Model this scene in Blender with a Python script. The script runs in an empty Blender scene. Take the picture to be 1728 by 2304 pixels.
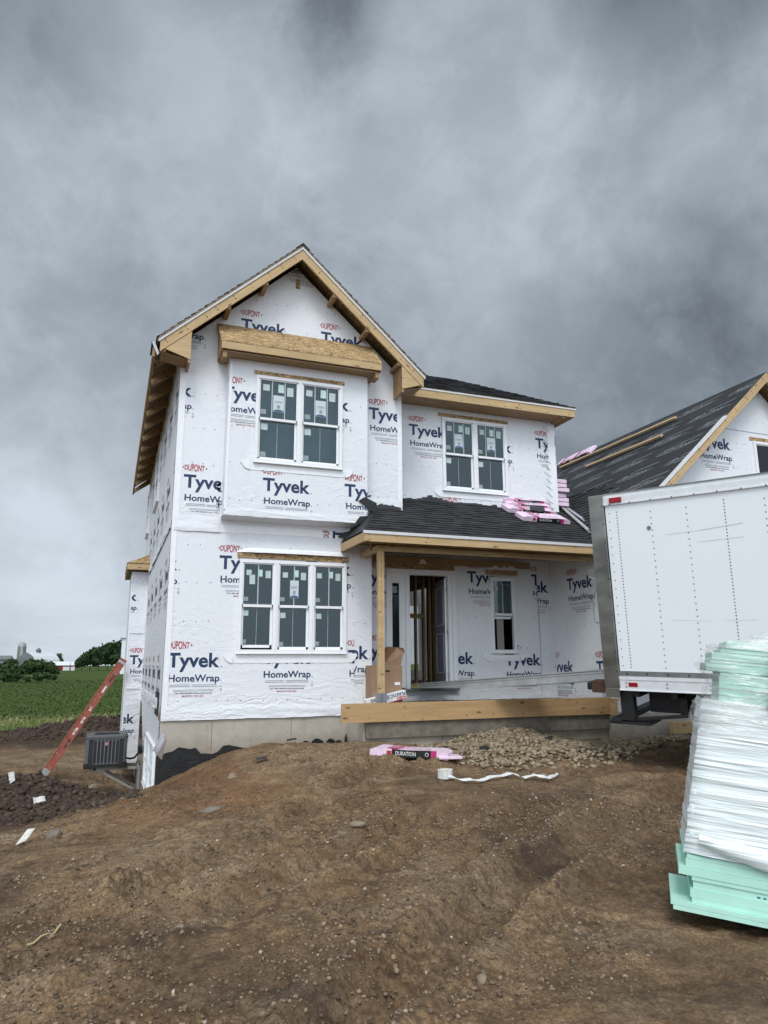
import bpy, bmesh, math, random
import numpy as np
from mathutils import Vector, Matrix
random.seed(7); rng = np.random.default_rng(11)
sc = bpy.context.scene
COL = sc.collection

# ------------------------------------------------------------ camera, world, sun, exposure
# world frame: X along the house front, Y into the house, Z up; origin = left front corner of the foundation top
FPX = 1620.0; PITCH = math.radians(11.85); ROLL = math.radians(.27); YAW = math.radians(20.6)
Fh = np.array([math.sin(YAW), math.cos(YAW), 0]); Rh = np.array([math.cos(YAW), -math.sin(YAW), 0]); Uz = np.array([0, 0, 1.])
F3 = Fh*math.cos(PITCH)+Uz*math.sin(PITCH); U0 = -Fh*math.sin(PITCH)+Uz*math.cos(PITCH)
R3 = Rh*math.cos(ROLL)-U0*math.sin(ROLL); U3 = Rh*math.sin(ROLL)+U0*math.cos(ROLL)
CAM = np.array([-0.80968, -11.94955, 0.85])
def ray(x, y): return F3*FPX+R3*(x-864)-U3*(y-1152)
def onY(x, y, Y=0.):
    r = ray(x, y); return CAM+r*((Y-CAM[1])/r[1])
def onX(x, y, X=0.):
    r = ray(x, y); return CAM+r*((X-CAM[0])/r[0])
def onZ(x, y, Z=0.):
    r = ray(x, y); return CAM+r*((Z-CAM[2])/r[2])
def atd(x, y, d): return CAM+ray(x, y)*(d/FPX)
def onP(x, y, n, d):      # plane n.p + d = 0
    r = ray(x, y); n = np.array(n); return CAM+r*(-(n@CAM+d)/(n@r))
cd = bpy.data.cameras.new('camera'); cam = bpy.data.objects.new('camera', cd); COL.objects.link(cam)
cam.matrix_world = Matrix(((R3[0], U3[0], -F3[0], CAM[0]), (R3[1], U3[1], -F3[1], CAM[1]), (R3[2], U3[2], -F3[2], CAM[2]), (0, 0, 0, 1)))
cd.sensor_fit = 'VERTICAL'; cd.sensor_height = 36; cd.sensor_width = 27; cd.lens = FPX/2304*36
cd.clip_start = .05; cd.clip_end = 5000
sc.camera = cam
sc.render.resolution_x = 768; sc.render.resolution_y = 1024
sc.view_settings.view_transform = 'Standard'; sc.view_settings.look = 'None'
sc.view_settings.exposure = 0.10; sc.view_settings.gamma = 1

SUN_EL = math.radians(52); SUN_DIR = np.array([-.42, -.90, 0]); SUN_DIR /= np.linalg.norm(SUN_DIR)   # horizontal, towards the sun
w = bpy.data.worlds.new('World'); sc.world = w; w.use_nodes = True
NT = w.node_tree; NT.nodes.clear()
def wn(t, **k):
    n = NT.nodes.new(t)
    for a, b in k.items(): setattr(n, a, b)
    return n
L = NT.links.new
wo = wn('ShaderNodeOutputWorld'); wb = wn('ShaderNodeBackground'); L(wb.outputs[0], wo.inputs[0]); wb.inputs[1].default_value = .1
sky = wn('ShaderNodeTexSky', sky_type='NISHITA'); sky.sun_disc = False; sky.sun_elevation = SUN_EL
sky.sun_rotation = math.atan2(SUN_DIR[0], SUN_DIR[1])
tc = wn('ShaderNodeTexCoord')
def vmath(op, a, b=None, c=None):
    n = wn('ShaderNodeVectorMath', operation=op)
    for i, v in enumerate((a, b, c)):
        if v is None: continue
        if hasattr(v, 'links') or isinstance(v, bpy.types.NodeSocket): L(v, n.inputs[i])
        else: n.inputs[i].default_value = v
    return n.outputs['Value'] if op in ('DOT_PRODUCT', 'LENGTH') else n.outputs[0]
def mth(op, a, b=None, c=None, clamp=False):
    n = wn('ShaderNodeMath', operation=op); n.use_clamp = clamp
    for i, v in enumerate((a, b, c)):
        if v is None: continue
        if isinstance(v, bpy.types.NodeSocket): L(v, n.inputs[i])
        else: n.inputs[i].default_value = v
    return n.outputs[0]
DIR = vmath('NORMALIZE', tc.outputs['Generated'])
# clouds lie on a slab high above: stretch the direction so that they flatten towards the horizon
sep = wn('ShaderNodeSeparateXYZ'); L(DIR, sep.inputs[0])
zc = mth('ADD', mth('MAXIMUM', sep.outputs[2], 0.0), .28)
cmb = wn('ShaderNodeCombineXYZ'); L(mth('DIVIDE', sep.outputs[0], zc), cmb.inputs[0]); L(mth('DIVIDE', sep.outputs[1], zc), cmb.inputs[1]); L(sep.outputs[2], cmb.inputs[2])
def wnoise(scale, detail, rough, off=(0, 0, 0), src=None, dist=0.):
    n = wn('ShaderNodeTexNoise'); n.inputs['Scale'].default_value = scale; n.inputs['Detail'].default_value = detail
    n.inputs['Roughness'].default_value = rough; n.inputs['Distortion'].default_value = dist
    L(vmath('ADD', src or cmb.outputs[0], off), n.inputs['Vector']); return n
wc = wnoise(2.6, 10, .62, (3.1, 1.7, .3), src=DIR)
warp = vmath('MULTIPLY', vmath('SUBTRACT', wc.outputs['Color'], (.5, .5, .5)), (.24, .24, .24))
WD = vmath('NORMALIZE', vmath('ADD', DIR, warp))
def blob(px, py, rad, amp, acc, src=None):
    r = ray(px, py); r = r/np.linalg.norm(r)
    d = vmath('DOT_PRODUCT', src or WD, tuple(r))
    m = wn('ShaderNodeMapRange', interpolation_type='SMOOTHSTEP'); L(d, m.inputs[0])
    m.inputs[1].default_value = math.cos(math.radians(rad)); m.inputs[2].default_value = math.cos(math.radians(rad*.12)); m.inputs[3].default_value = 0; m.inputs[4].default_value = 1
    return mth('MULTIPLY_ADD', m.outputs[0], amp, acc)
acc = mth('MULTIPLY_ADD', wnoise(1.1, 4, .5, (9, 4, 2)).outputs['Fac'], .10, .325)
for b in SKY_BLOBS if 'SKY_BLOBS' in globals() else (
    (60, -60, 9, -.15), (640, -40, 10, -.14), (800, -90, 8, -.08), (1560, -70, 9, -.17), (330, 240, 17, .12), (900, 300, 18, .06), (1500, 330, 14, .02),
    (30, 860, 13, .10), (60, 1400, 13, .22), (250, 1240, 12, .06), (270, 720, 8, -.05), (1420, 980, 17, -.11), (1650, 700, 12, -.03), (1150, 600, 14, .03), (1540, 1250, 20, -.03), (1500, 130, 5, .06), (560, 120, 5, .06), (260, 60, 5, .05),
    (1250, 500, 5, .05), (1640, 390, 4, .07), (1480, 560, 5, .05), (1100, 620, 5, .04)):
    acc = blob(*b, acc)
def wstep(v, a, b, amp, acc):
    m = wn('ShaderNodeMapRange', interpolation_type='SMOOTHSTEP'); L(v, m.inputs[0]); m.inputs[1].default_value = a; m.inputs[2].default_value = b; m.inputs[3].default_value = -amp*.5; m.inputs[4].default_value = amp*.5
    return mth('ADD', m.outputs[0], acc)
acc = wstep(wnoise(1.5, 12, .60, (1, 8, 5), dist=.25).outputs['Fac'], .42, .60, .055, acc)
acc = wstep(wnoise(3.4, 12, .60, (6, 2, 5), src=DIR, dist=.35).outputs['Fac'], .44, .58, .070, acc)
acc = wstep(wnoise(9.0, 10, .62, (2, 5, 1), src=DIR, dist=.4).outputs['Fac'], .46, .62, .040, acc)
# the sky is much brighter behind the camera, where the overcast is thin
bk = -F3*.8+np.array([SUN_DIR[0], SUN_DIR[1], 1.0])*.6; bk[2] = abs(bk[2]); bk /= np.linalg.norm(bk)
d = vmath('DOT_PRODUCT', DIR, tuple(bk)); m = wn('ShaderNodeMapRange', interpolation_type='SMOOTHSTEP'); L(d, m.inputs[0])
m.inputs[1].default_value = .05; m.inputs[2].default_value = 1.0; m.inputs[3].default_value = 0; m.inputs[4].default_value = 1
acc = mth('MULTIPLY_ADD', m.outputs[0], 1.25, acc)
acc = mth('MAXIMUM', acc, .1)
tint = wn('ShaderNodeMix', data_type='RGBA'); L(mth('MULTIPLY', acc, 2.0, clamp=True), tint.inputs[0])
tint.inputs[6].default_value = (.80, .97, 1.14, 1); tint.inputs[7].default_value = (.885, .99, 1.105, 1)
ccol = vmath('SCALE', tint.outputs[2]); NT.nodes[-1]
sn = ccol.node; L(mth('MULTIPLY', acc, 10.0), sn.inputs['Scale'])
mx = wn('ShaderNodeMix', data_type='RGBA'); mx.inputs[0].default_value = .96; L(sky.outputs[0], mx.inputs[6]); L(ccol, mx.inputs[7])
L(mx.outputs[2], wb.inputs[0])
sd = bpy.data.lights.new('sun', 'SUN'); sd.energy = 1.5; sd.angle = math.radians(20); sd.color = (1, .97, .93)
so = bpy.data.objects.new('sun', sd); COL.objects.link(so)
sv = Vector((SUN_DIR[0]*math.cos(SUN_EL), SUN_DIR[1]*math.cos(SUN_EL), math.sin(SUN_EL)))
so.rotation_euler = sv.to_track_quat('Z', 'Y').to_euler(); so.location = (-8, -20, 25)

# ------------------------------------------------------------ materials
MATS = {}
class NM:
    """small node-tree writer"""
    def __init__(s, name):
        s.m = bpy.data.materials.new(name); s.m.use_nodes = True; s.t = s.m.node_tree
        s.b = s.t.nodes['Principled BSDF']; MATS[name] = s.m
        s.tc = s.n('ShaderNodeTexCoord')
    def n(s, t, **k):
        n = s.t.nodes.new(t)
        for a, b in k.items(): setattr(n, a, b)
        return n
    def l(s, a, b): s.t.links.new(a, b)
    def setv(s, sock, v):
        if isinstance(v, bpy.types.NodeSocket): s.l(v, sock)
        else: sock.default_value = v
    def map(s, scale=(1, 1, 1), loc=(0, 0, 0), rot=(0, 0, 0), src='Object'):
        n = s.n('ShaderNodeMapping'); s.l(s.tc.outputs[src] if isinstance(src, str) else src, n.inputs[0])
        n.inputs['Scale'].default_value = scale; n.inputs['Location'].default_value = loc; n.inputs['Rotation'].default_value = rot
        return n.outputs[0]
    def noise(s, scale, detail=4, rough=.55, vec=None, dist=0., out='Fac'):
        n = s.n('ShaderNodeTexNoise'); n.inputs['Scale'].default_value = scale; n.inputs['Detail'].default_value = detail
        n.inputs['Roughness'].default_value = rough; n.inputs['Distortion'].default_value = dist
        s.l(vec if vec is not None else s.tc.outputs['Object'], n.inputs['Vector']); return n.outputs[out]
    def vor(s, scale, vec=None, feat='F1', out='Distance', rnd=1.):
        n = s.n('ShaderNodeTexVoronoi', feature=feat); n.inputs['Scale'].default_value = scale; n.inputs['Randomness'].default_value = rnd
        s.l(vec if vec is not None else s.tc.outputs['Object'], n.inputs['Vector']); return n.outputs[out]
    def ramp(s, f, stops, interp='LINEAR'):
        n = s.n('ShaderNodeValToRGB'); s.l(f, n.inputs[0]); cr = n.color_ramp; cr.interpolation = interp
        while len(cr.elements) < len(stops): cr.elements.new(.5)
        for e, (p, c) in zip(cr.elements, stops):
            e.position = p; e.color = (*(c if isinstance(c, (tuple, list)) else (c, c, c)), 1)[:4]
        return n.outputs[0]
    def mix(s, f, a, b, mode='MIX'):
        n = s.n('ShaderNodeMix', data_type='RGBA', blend_type=mode); s.setv(n.inputs[0], f)
        for i, v in ((6, a), (7, b)): s.setv(n.inputs[i], v if isinstance(v, bpy.types.NodeSocket) else (*v, 1)[:4])
        return n.outputs[2]
    def math(s, op, a, b=0., c=0., clamp=False):
        n = s.n('ShaderNodeMath', operation=op); n.use_clamp = clamp
        for i, v in enumerate((a, b, c)): s.setv(n.inputs[i], v)
        return n.outputs[0]
    def mr(s, v, a, b, c=0., d=1.):
        n = s.n('ShaderNodeMapRange'); s.l(v, n.inputs[0])
        for i, x in enumerate((a, b, c, d)): n.inputs[i+1].default_value = x
        return n.outputs[0]
    def bump(s, h, strength=.5, dist=.01, nrm=None):
        n = s.n('ShaderNodeBump'); s.l(h, n.inputs['Height']); n.inputs['Strength'].default_value = strength; n.inputs['Distance'].default_value = dist
        if nrm is not None: s.l(nrm, n.inputs['Normal'])
        return n.outputs[0]
    def fin(s, col=None, rough=None, nrm=None, metal=None, spec=None):
        for k, v in (('Base Color', col), ('Roughness', rough), ('Normal', nrm), ('Metallic', metal), ('Specular IOR Level', spec)):
            if v is None: continue
            if isinstance(v, tuple): v = (*v, 1)[:4]
            s.setv(s.b.inputs[k], v)
        return s.m

def wrap_material(name, col, rough=.5):
    m = NM(name)
    geo = m.n('ShaderNodeNewGeometry'); sp = m.n('ShaderNodeSeparateXYZ'); m.l(m.tc.outputs['Object'], sp.inputs[0])
    # sag folds: long ridges, warped, stronger near the loose bottom edge and in patches
    wv = m.noise(1.6, 4, .6, m.map((1.0, 1.0, 1.0)), out='Color')
    v = m.n('ShaderNodeVectorMath', operation='MULTIPLY_ADD'); m.l(wv, v.inputs[0]); v.inputs[1].default_value = (.5, .5, .5); m.l(m.tc.outputs['Object'], v.inputs[2])
    f1 = m.n('ShaderNodeMapping'); m.l(v.outputs[0], f1.inputs[0]); f1.inputs['Scale'].default_value = (1.5, 1.5, 9)
    r1 = m.noise(1.0, 3, .5, f1.outputs[0]); r1 = m.math('ABSOLUTE', m.math('SUBTRACT', r1, .5))
    f2 = m.n('ShaderNodeMapping'); m.l(v.outputs[0], f2.inputs[0]); f2.inputs['Scale'].default_value = (3.2, 3.2, 3.0); f2.inputs['Rotation'].default_value = (0, .7, 0)
    r2 = m.noise(2.2, 4, .62, f2.outputs[0]); r2 = m.math('ABSOLUTE', m.math('SUBTRACT', r2, .5))
    mask = m.noise(.9, 2, .5, m.map((1, 1, 1), (4, 2, 7))); mask = m.mr(mask, .45, .62, .10, 1.)
    low = m.mr(sp.outputs[2], .15, .95, 1., 0.)
    # places where the sheet is lapped, turned or pulled and so stays crumpled
    for c_, hs in (((3.3, 0, 1.5), (.28, .4, 1.5)), ((.4, 0, 3.2), (.55, .4, .35)), ((.4, 0, 5.9), (.45, .4, .25)), ((3.8, 0, 3.85), (.4, .3, .2)), ((7.5, .7, 4.9), (.5, .3, 1.1)), ((5.8, .7, 3.95), (1.9, .3, .2)), ((3.0, -.3, 3.9), (.35, .25, .9)), ((5.6, .7, .4), (1.9, .3, .4)), ((0, 5, .8), (.3, 6, 1.1)), ((-.2, 7.3, .5), (.4, .3, 2.0))):
        d_ = m.n('ShaderNodeVectorMath', operation='SUBTRACT'); m.l(v.outputs[0], d_.inputs[0]); d_.inputs[1].default_value = (c_[0]+.25, c_[1]+.25, c_[2]+.25)
        e_ = m.n('ShaderNodeVectorMath', operation='DIVIDE'); m.l(d_.outputs[0], e_.inputs[0]); e_.inputs[1].default_value = hs
        g_ = m.n('ShaderNodeVectorMath', operation='LENGTH'); m.l(e_.outputs[0], g_.inputs[0]); mask = m.math('MAXIMUM', mask, m.mr(g_.outputs['Value'], .7, 1.15, 1., 0.))
    h = m.math('ADD', m.math('MULTIPLY', r1, m.math('MULTIPLY', m.math('MAXIMUM', low, m.math('MULTIPLY', mask, .35)), 1.6)), m.math('MULTIPLY', r2, m.math('MULTIPLY', m.mr(mask, .12, 1., .0, 1.), .8)))
    fine = m.noise(34, 3, .6)
    n1 = m.bump(h, .55, .045); n2 = m.bump(fine, .12, .003, n1)
    mott = m.noise(9, 5, .65); mott2 = m.noise(60, 2, .5)
    c = m.mix(m.mr(mott, .3, .7), tuple(x*.93 for x in col), col); c = m.mix(m.mr(mott2, .35, .65, 0, .35), c, tuple(x*.88 for x in col))
    m.fin(c, rough, n2, spec=.35); return m.m
wrap_material('wrap', (.80, .82, .85)); wrap_material('wrap_blue', (.022, .042, .11)); wrap_material('wrap_red', (.40, .035, .045)); wrap_material('wrap_grey', (.34, .36, .40)); wrap_material('wrap_dark', (.05, .055, .07))

def plain(name, col, rough=.6, metal=0., var=.12, scale=6., bump=.0, bscale=40, spec=.5):
    m = NM(name); n = m.noise(scale, 5, .6)
    c = m.mix(m.mr(n, .3, .7), tuple(x*(1-var) for x in col), tuple(min(1, x*(1+var)) for x in col))
    r = m.mr(m.noise(scale*2.3, 3), .3, .7, max(0, rough-.08), min(1, rough+.08))
    m.fin(c, r, m.bump(m.noise(bscale, 4), bump, .004) if bump else None, metal, spec); return m.m
def wood_material(name, c1, c2, knot=True, gscale=1.):
    m = NM(name); v = m.map((1.2*gscale, 22*gscale, 22*gscale)); g = m.noise(1.6, 6, .62, v, .8)
    big = m.noise(2.2, 3, .5, m.map((.5, 3, 3)))
    c = m.mix(m.mr(g, .32, .68), c1, c2); c = m.mix(m.mr(big, .35, .7, 0, .5), c, tuple(x*.72 for x in c1))
    if knot:
        k = m.vor(1.0, m.map((3.1, 9, 9), (.3, .2, .1))); c = m.mix(m.mr(k, .07, .20, .85, 0.), c, (.10, .045, .018))
        k2 = m.vor(1.0, m.map((7.3, 16, 16), (.7, .1, .9))); c = m.mix(m.mr(k2, .04, .09, .7, 0.), c, (.05, .03, .02))
    m.fin(c, .68, m.bump(g, .25, .004)); return m.m
wood_material('pine', (.47, .32, .155), (.62, .45, .245)); wood_material('pine_shade', (.30, .185, .085), (.42, .275, .14)); wood_material('board_wood', (.44, .27, .12), (.54, .355, .18), gscale=.7)  # darker pine copy for undersides and indoor studs has shade put into its colour
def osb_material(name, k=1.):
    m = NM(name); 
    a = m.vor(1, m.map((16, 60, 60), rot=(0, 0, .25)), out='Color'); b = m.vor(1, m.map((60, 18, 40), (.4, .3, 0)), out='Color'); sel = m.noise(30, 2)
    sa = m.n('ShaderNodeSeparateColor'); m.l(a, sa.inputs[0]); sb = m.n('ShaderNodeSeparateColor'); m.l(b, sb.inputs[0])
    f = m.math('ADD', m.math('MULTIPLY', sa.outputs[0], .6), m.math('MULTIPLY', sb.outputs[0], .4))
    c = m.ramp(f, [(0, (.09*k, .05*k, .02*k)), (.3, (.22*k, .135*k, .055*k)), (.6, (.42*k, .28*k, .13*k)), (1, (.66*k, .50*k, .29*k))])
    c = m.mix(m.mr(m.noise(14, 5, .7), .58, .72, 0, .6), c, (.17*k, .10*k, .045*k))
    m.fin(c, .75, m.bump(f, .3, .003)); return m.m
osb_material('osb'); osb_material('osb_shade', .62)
plain('vinyl', (.82, .83, .84), .35, var=.03); plain('vinyl_shadow', (.02, .02, .02), .8)
plain('drip', (.62, .63, .64), .4, var=.06); plain('alu', (.47, .48, .48), .42, .7, .2, 4); plain('alu_dull', (.24, .25, .25), .5, .5, .2)
m = NM('steel_brushed'); sb_ = m.noise(1, 3, .5, m.map((1.5, 1.5, 4))); m.fin(m.mix(m.mr(sb_, .35, .65), (.24, .25, .235), (.40, .41, .39)), m.mr(sb_, .3, .7, .30, .42), metal=1.); plain('galv', (.30, .31, .33), .45, .7, .2, 9)
plain('truck_white', (.86, .90, .93), .30, var=.02, scale=1.2); plain('truck_rail', (.78, .81, .83), .35, .1, .06, 8)
plain('black_metal', (.012, .012, .013), .55); plain('rubber', (.018, .018, .018), .85, bump=.3); plain('rust', (.07, .03, .02), .8, var=.5, scale=20)
plain('red_lens', (.33, .008, .02), .2, var=.2, scale=30); plain('door_paint', (.33, .36, .42), .4, var=.05); plain('brass', (.02, .02, .02), .4, .3)
plain('sticker', (.47, .57, .55), .5, var=.08, scale=20); plain('sticker_grey', (.26, .31, .33), .5, var=.35, scale=60); plain('sticker_white', (.56, .64, .66), .5, var=.06)
plain('sticker_blue', (.05, .12, .24), .5); plain('spacer', (.42, .50, .50), .5); plain('cardboard', (.30, .19, .115), .85, var=.1, scale=5, bump=.15); plain('cardboard_dark', (.17, .085, .04), .85)
plain('paper_white', (.80, .80, .79), .7, var=.04); plain('ink_blue', (.02, .05, .16), .7); plain('ink_red', (.45, .02, .04), .7); plain('ink_black', (.012, .012, .014), .5)
plain('pink', (.78, .60, .73), .4, var=.10, scale=9, bump=.5, bscale=12); plain('magenta', (.50, .03, .17), .4); plain('pack_black', (.012, .012, .013), .35)
plain('black_wrap', (.012, .013, .015), .55, bump=.6, bscale=10, var=.4); plain('felt_black', (.018, .019, .021), .7, bump=.5, bscale=14)
plain('ladder_orange', (.33, .085, .06), .5, var=.25, scale=12); plain('ladder_edge', (.48, .17, .07), .6)
plain('ac_grey', (.075, .078, .08), .5, var=.1); plain('ac_dark', (.022, .023, .026), .5); plain('ac_light', (.17, .175, .18), .4); plain('bracket_grey', (.33, .33, .31), .5, .3)
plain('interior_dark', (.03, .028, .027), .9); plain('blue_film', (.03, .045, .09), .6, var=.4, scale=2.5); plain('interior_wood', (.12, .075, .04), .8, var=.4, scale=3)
plain('silo_dome_', (.3,.3,.3)); plain('barn_red', (.22, .018, .022), .7); plain('barn_white', (.72, .76, .78), .5, var=.04); plain('barn_grey', (.16, .17, .17), .7); plain('silo_stave', (.20, .20, .19), .7, var=.25, scale=2); plain('silo_dome', (.34, .35, .35), .6, .3)
plain('foam_green', (.44, .73, .61), .6, var=.07, scale=4, bump=.15, bscale=60); plain('foam_white', (.74, .84, .81), .6, var=.04, scale=4); plain('foam_pale', (.52, .72, .63), .6, var=.06)
plain('rock_tan', (.23, .175, .12), .85, var=.3, scale=9, bump=.5, bscale=18); plain('rock_grey', (.17, .145, .115), .85, var=.3, scale=9, bump=.5, bscale=18); plain('tape_white', (.66, .66, .64), .5, var=.15, scale=14); plain('yellow', (.62, .50, .04), .5)
m = NM('concrete'); a = m.noise(1.3, 6, .65); b = m.noise(14, 5, .6); st = m.noise(1.0, 4, .6, m.map((2.5, 2.5, .35)))
c = m.mix(m.mr(a, .3, .7), (.35, .315, .265), (.46, .42, .36)); c = m.mix(m.mr(st, .5, .75, 0, .5), c, (.26, .225, .175)); c = m.mix(m.mr(b, .35, .65, 0, .3), c, (.50, .46, .40))
sp = m.n('ShaderNodeSeparateXYZ'); m.l(m.tc.outputs['Object'], sp.inputs[0])
dirt = m.math('ADD', sp.outputs[2], m.math('MULTIPLY', m.noise(4, 5, .6), .45)); c = m.mix(m.mr(dirt, -.35, .0, .65, 0.), c, (.17, .12, .075))
m.fin(c, .85, m.bump(m.noise(26, 5, .65), .3, .006))
m = NM('tar'); m.fin(m.mix(m.mr(m.noise(7, 6, .7), .35, .7), (.003, .003, .0035), (.013, .013, .014)), m.mr(m.noise(11, 4), .3, .7, .45, .8), m.bump(m.noise(30, 6, .7), .8, .02))
# glass: mirror-like sheet over clear transmission
m = NM('glass'); t = m.t; out = t.nodes['Material Output']; tr = m.n('ShaderNodeBsdfTransparent'); tr.inputs[0].default_value = (.50, .60, .62, 1)
gl = m.n('ShaderNodeBsdfGlossy'); gl.inputs['Roughness'].default_value = .015; gl.inputs[0].default_value = (.86, .95, 1, 1)
fr = m.n('ShaderNodeFresnel'); fr.inputs[0].default_value = 1.55; ms = m.n('ShaderNodeMixShader'); m.l(m.math('MULTIPLY', fr.outputs[0], 1.05, clamp=True), ms.inputs[0]); m.l(tr.outputs[0], ms.inputs[1]); m.l(gl.outputs[0], ms.inputs[2]); m.l(ms.outputs[0], out.inputs[0])
m.l(m.bump(m.noise(1.2, 2), .03, .02), gl.inputs['Normal'])
# shingles: u along the course, v up the slope (metres)
def shingle_material(name, dark, light):
    m = NM(name); uv = m.map((1, 1, 1), src='UV'); br = m.n('ShaderNodeTexBrick', offset=.37, squash=1.0); m.l(uv, br.inputs[0])
    br.inputs['Scale'].default_value = 1; br.inputs['Brick Width'].default_value = .19; br.inputs['Row Height'].default_value = .142; br.inputs['Mortar Size'].default_value = .004
    br.inputs['Color1'].default_value = (0, 0, 0, 1); br.inputs['Color2'].default_value = (1, 1, 1, 1); br.inputs['Mortar'].default_value = (.1, .1, .1, 1); br.inputs['Bias'].default_value = 0
    g = m.noise(150, 3, .7, uv); bl = m.noise(1.8, 4, .6, uv); f = m.math('ADD', m.math('MULTIPLY', br.outputs[0], .5), m.math('ADD', m.math('MULTIPLY', g, .35), m.math('MULTIPLY', bl, .3)))
    m.fin(m.mix(m.mr(f, .2, .95), dark, light), .82, m.bump(m.math('ADD', g, m.math('MULTIPLY', br.outputs['Fac'], -2)), .5, .006), spec=.5); return m.m
shingle_material('shingle', (.006, .006, .007), (.042, .043, .047))
m = NM('underlay'); a = m.noise(2.2, 5, .65, m.map((1, 3, 3))); m.fin(m.mix(m.mr(a, .35, .7), (.009, .010, .012), (.026, .028, .033)), m.mr(a, .3, .7, .55, .75), m.bump(m.noise(1.0, 5, .65, m.map((5, 1.3, 5))), .6, .03))
plain('underlay_print', (.26, .28, .30), .6, var=.4, scale=9)
# stretch film
m = NM('film'); t = m.t; out = t.nodes['Material Output']; tr = m.n('ShaderNodeBsdfTransparent'); df = m.n('ShaderNodeBsdfDiffuse'); df.inputs[0].default_value = (.78, .80, .80, 1); gl = m.n('ShaderNodeBsdfGlossy'); gl.inputs['Roughness'].default_value = .22
st = m.noise(1, 5, .65, m.map((1.6, 1.6, 34), rot=(0, .05, 0))); st2 = m.noise(1, 4, .6, m.map((5, 5, 22), rot=(.25, .5, 0)))
bn = m.bump(m.math('ADD', st, st2), .9, .02); m.l(bn, gl.inputs['Normal']); m.l(bn, df.inputs['Normal'])
m1 = m.n('ShaderNodeMixShader'); m1.inputs[0].default_value = .28; m.l(df.outputs[0], m1.inputs[1]); m.l(gl.outputs[0], m1.inputs[2])
m2 = m.n('ShaderNodeMixShader'); m.l(m.mr(m.math('ADD', m.math('MULTIPLY', st, .5), m.math('MULTIPLY', st2, .5)), .42, .62, .12, .55), m2.inputs[0]); m.l(tr.outputs[0], m2.inputs[1]); m.l(m1.outputs[0], m2.inputs[2]); m.l(m2.outputs[0], out.inputs[0])
# white film drawn tight over the middle boards
m = NM('film_white'); st = m.noise(1, 3, .5, m.map((.8, .8, 17), rot=(0, .05, 0)), .3); f2 = m.noise(1, 3, .6, m.map((2, 2, 50), rot=(.1, .1, 0)))
m.fin(m.mix(m.mr(st, .35, .65), (.72, .81, .81), (.86, .91, .91)), .33, m.bump(m.math('ADD', st, m.math('MULTIPLY', f2, .12)), .8, .045), spec=.5)
# mud
m = NM('mud'); at = m.n('ShaderNodeAttribute', attribute_name='soil'); sc3 = m.n('ShaderNodeSeparateColor'); m.l(at.outputs['Color'], sc3.inputs[0])
n1 = m.noise(1.1, 7, .62); n2 = m.noise(7, 7, .68); n3 = m.noise(42, 5, .7); n4 = m.noise(150, 3, .7)
vv = m.noise(3, 3, .6, out='Color'); wv = m.n('ShaderNodeVectorMath', operation='MULTIPLY_ADD'); m.l(vv, wv.inputs[0]); wv.inputs[1].default_value = (.07, .07, .07); m.l(m.tc.outputs['Object'], wv.inputs[2])
crk = m.vor(9, wv.outputs[0], 'DISTANCE_TO_EDGE'); crk2 = m.vor(30, wv.outputs[0], 'DISTANCE_TO_EDGE')
st_ = m.noise(3.2, 5, .65, m.map((.55, 3.2, 1), rot=(0, 0, -.5)))
f = m.math('ADD', m.math('ADD', m.math('MULTIPLY', n1, .24), m.math('MULTIPLY', st_, .18)), m.math('ADD', m.math('MULTIPLY', n2, .22), m.math('ADD', m.math('MULTIPLY', n3, .24), m.math('MULTIPLY', n4, .12))))
c = m.ramp(f, [(.38, (.036, .018, .008)), (.45, (.135, .080, .040)), (.53, (.245, .158, .085)), (.61, (.40, .285, .17))])
red = m.ramp(f, [(.38, (.050, .022, .010)), (.45, (.160, .080, .037)), (.54, (.255, .145, .075)), (.63, (.39, .26, .155))])
drk = m.ramp(f, [(.36, (.018, .011, .008)), (.45, (.050, .032, .022)), (.54, (.088, .060, .042)), (.64, (.16, .12, .09))])
tan = m.ramp(f, [(.38, (.075, .048, .027)), (.45, (.205, .145, .086)), (.54, (.330, .245, .150)), (.64, (.49, .39, .26))])
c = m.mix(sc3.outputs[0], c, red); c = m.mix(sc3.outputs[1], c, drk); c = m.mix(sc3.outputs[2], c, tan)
c = m.mix(m.mr(n4, .66, .74, 0, .5), c, (.45, .39, .30)); lump = m.vor(16, wv.outputs[0]); lump2 = m.vor(46, wv.outputs[0]); lmask = m.mr(m.noise(1.7, 4, .6, m.map((1, 1, 1), (5, 3, 1))), .42, .58)
c = m.mix(m.math('MULTIPLY', m.mr(lump, .42, .72, 0, .55), lmask), c, (.045, .030, .019)); c = m.mix(m.mr(lump2, .45, .75, 0, .45), c, (.06, .04, .026))
h = m.math('ADD', m.math('MULTIPLY', n2, 1.0), m.math('ADD', m.math('MULTIPLY', n3, .55), m.math('ADD', m.math('MULTIPLY', n4, .22), m.math('MULTIPLY', m.math('MULTIPLY', m.mr(lump, .1, .8, 1., 0.), lmask), .75))))
h = m.math('ADD', h, m.math('ADD', m.math('MULTIPLY', m.mr(lump2, .1, .8, 1., 0.), .40), m.math('MULTIPLY', st_, .15)))
m.fin(c, m.mr(n2, .3, .7, .72, .98), m.bump(h, .5, .03), spec=.22)
m = NM('field_green'); sp = m.n('ShaderNodeSeparateXYZ'); m.l(m.tc.outputs['Object'], sp.inputs[0])
a = m.noise(.35, 6, .7); b = m.noise(3.5, 5, .75, m.map((1, .45, 1))); c = m.mix(m.mr(b, .32, .66), (.042, .066, .016), (.080, .112, .028)); c = m.mix(m.mr(a, .35, .7, 0, .4), c, (.05, .085, .022))
m.fin(c, .9, m.bump(b, .8, .1), spec=.1)
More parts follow.
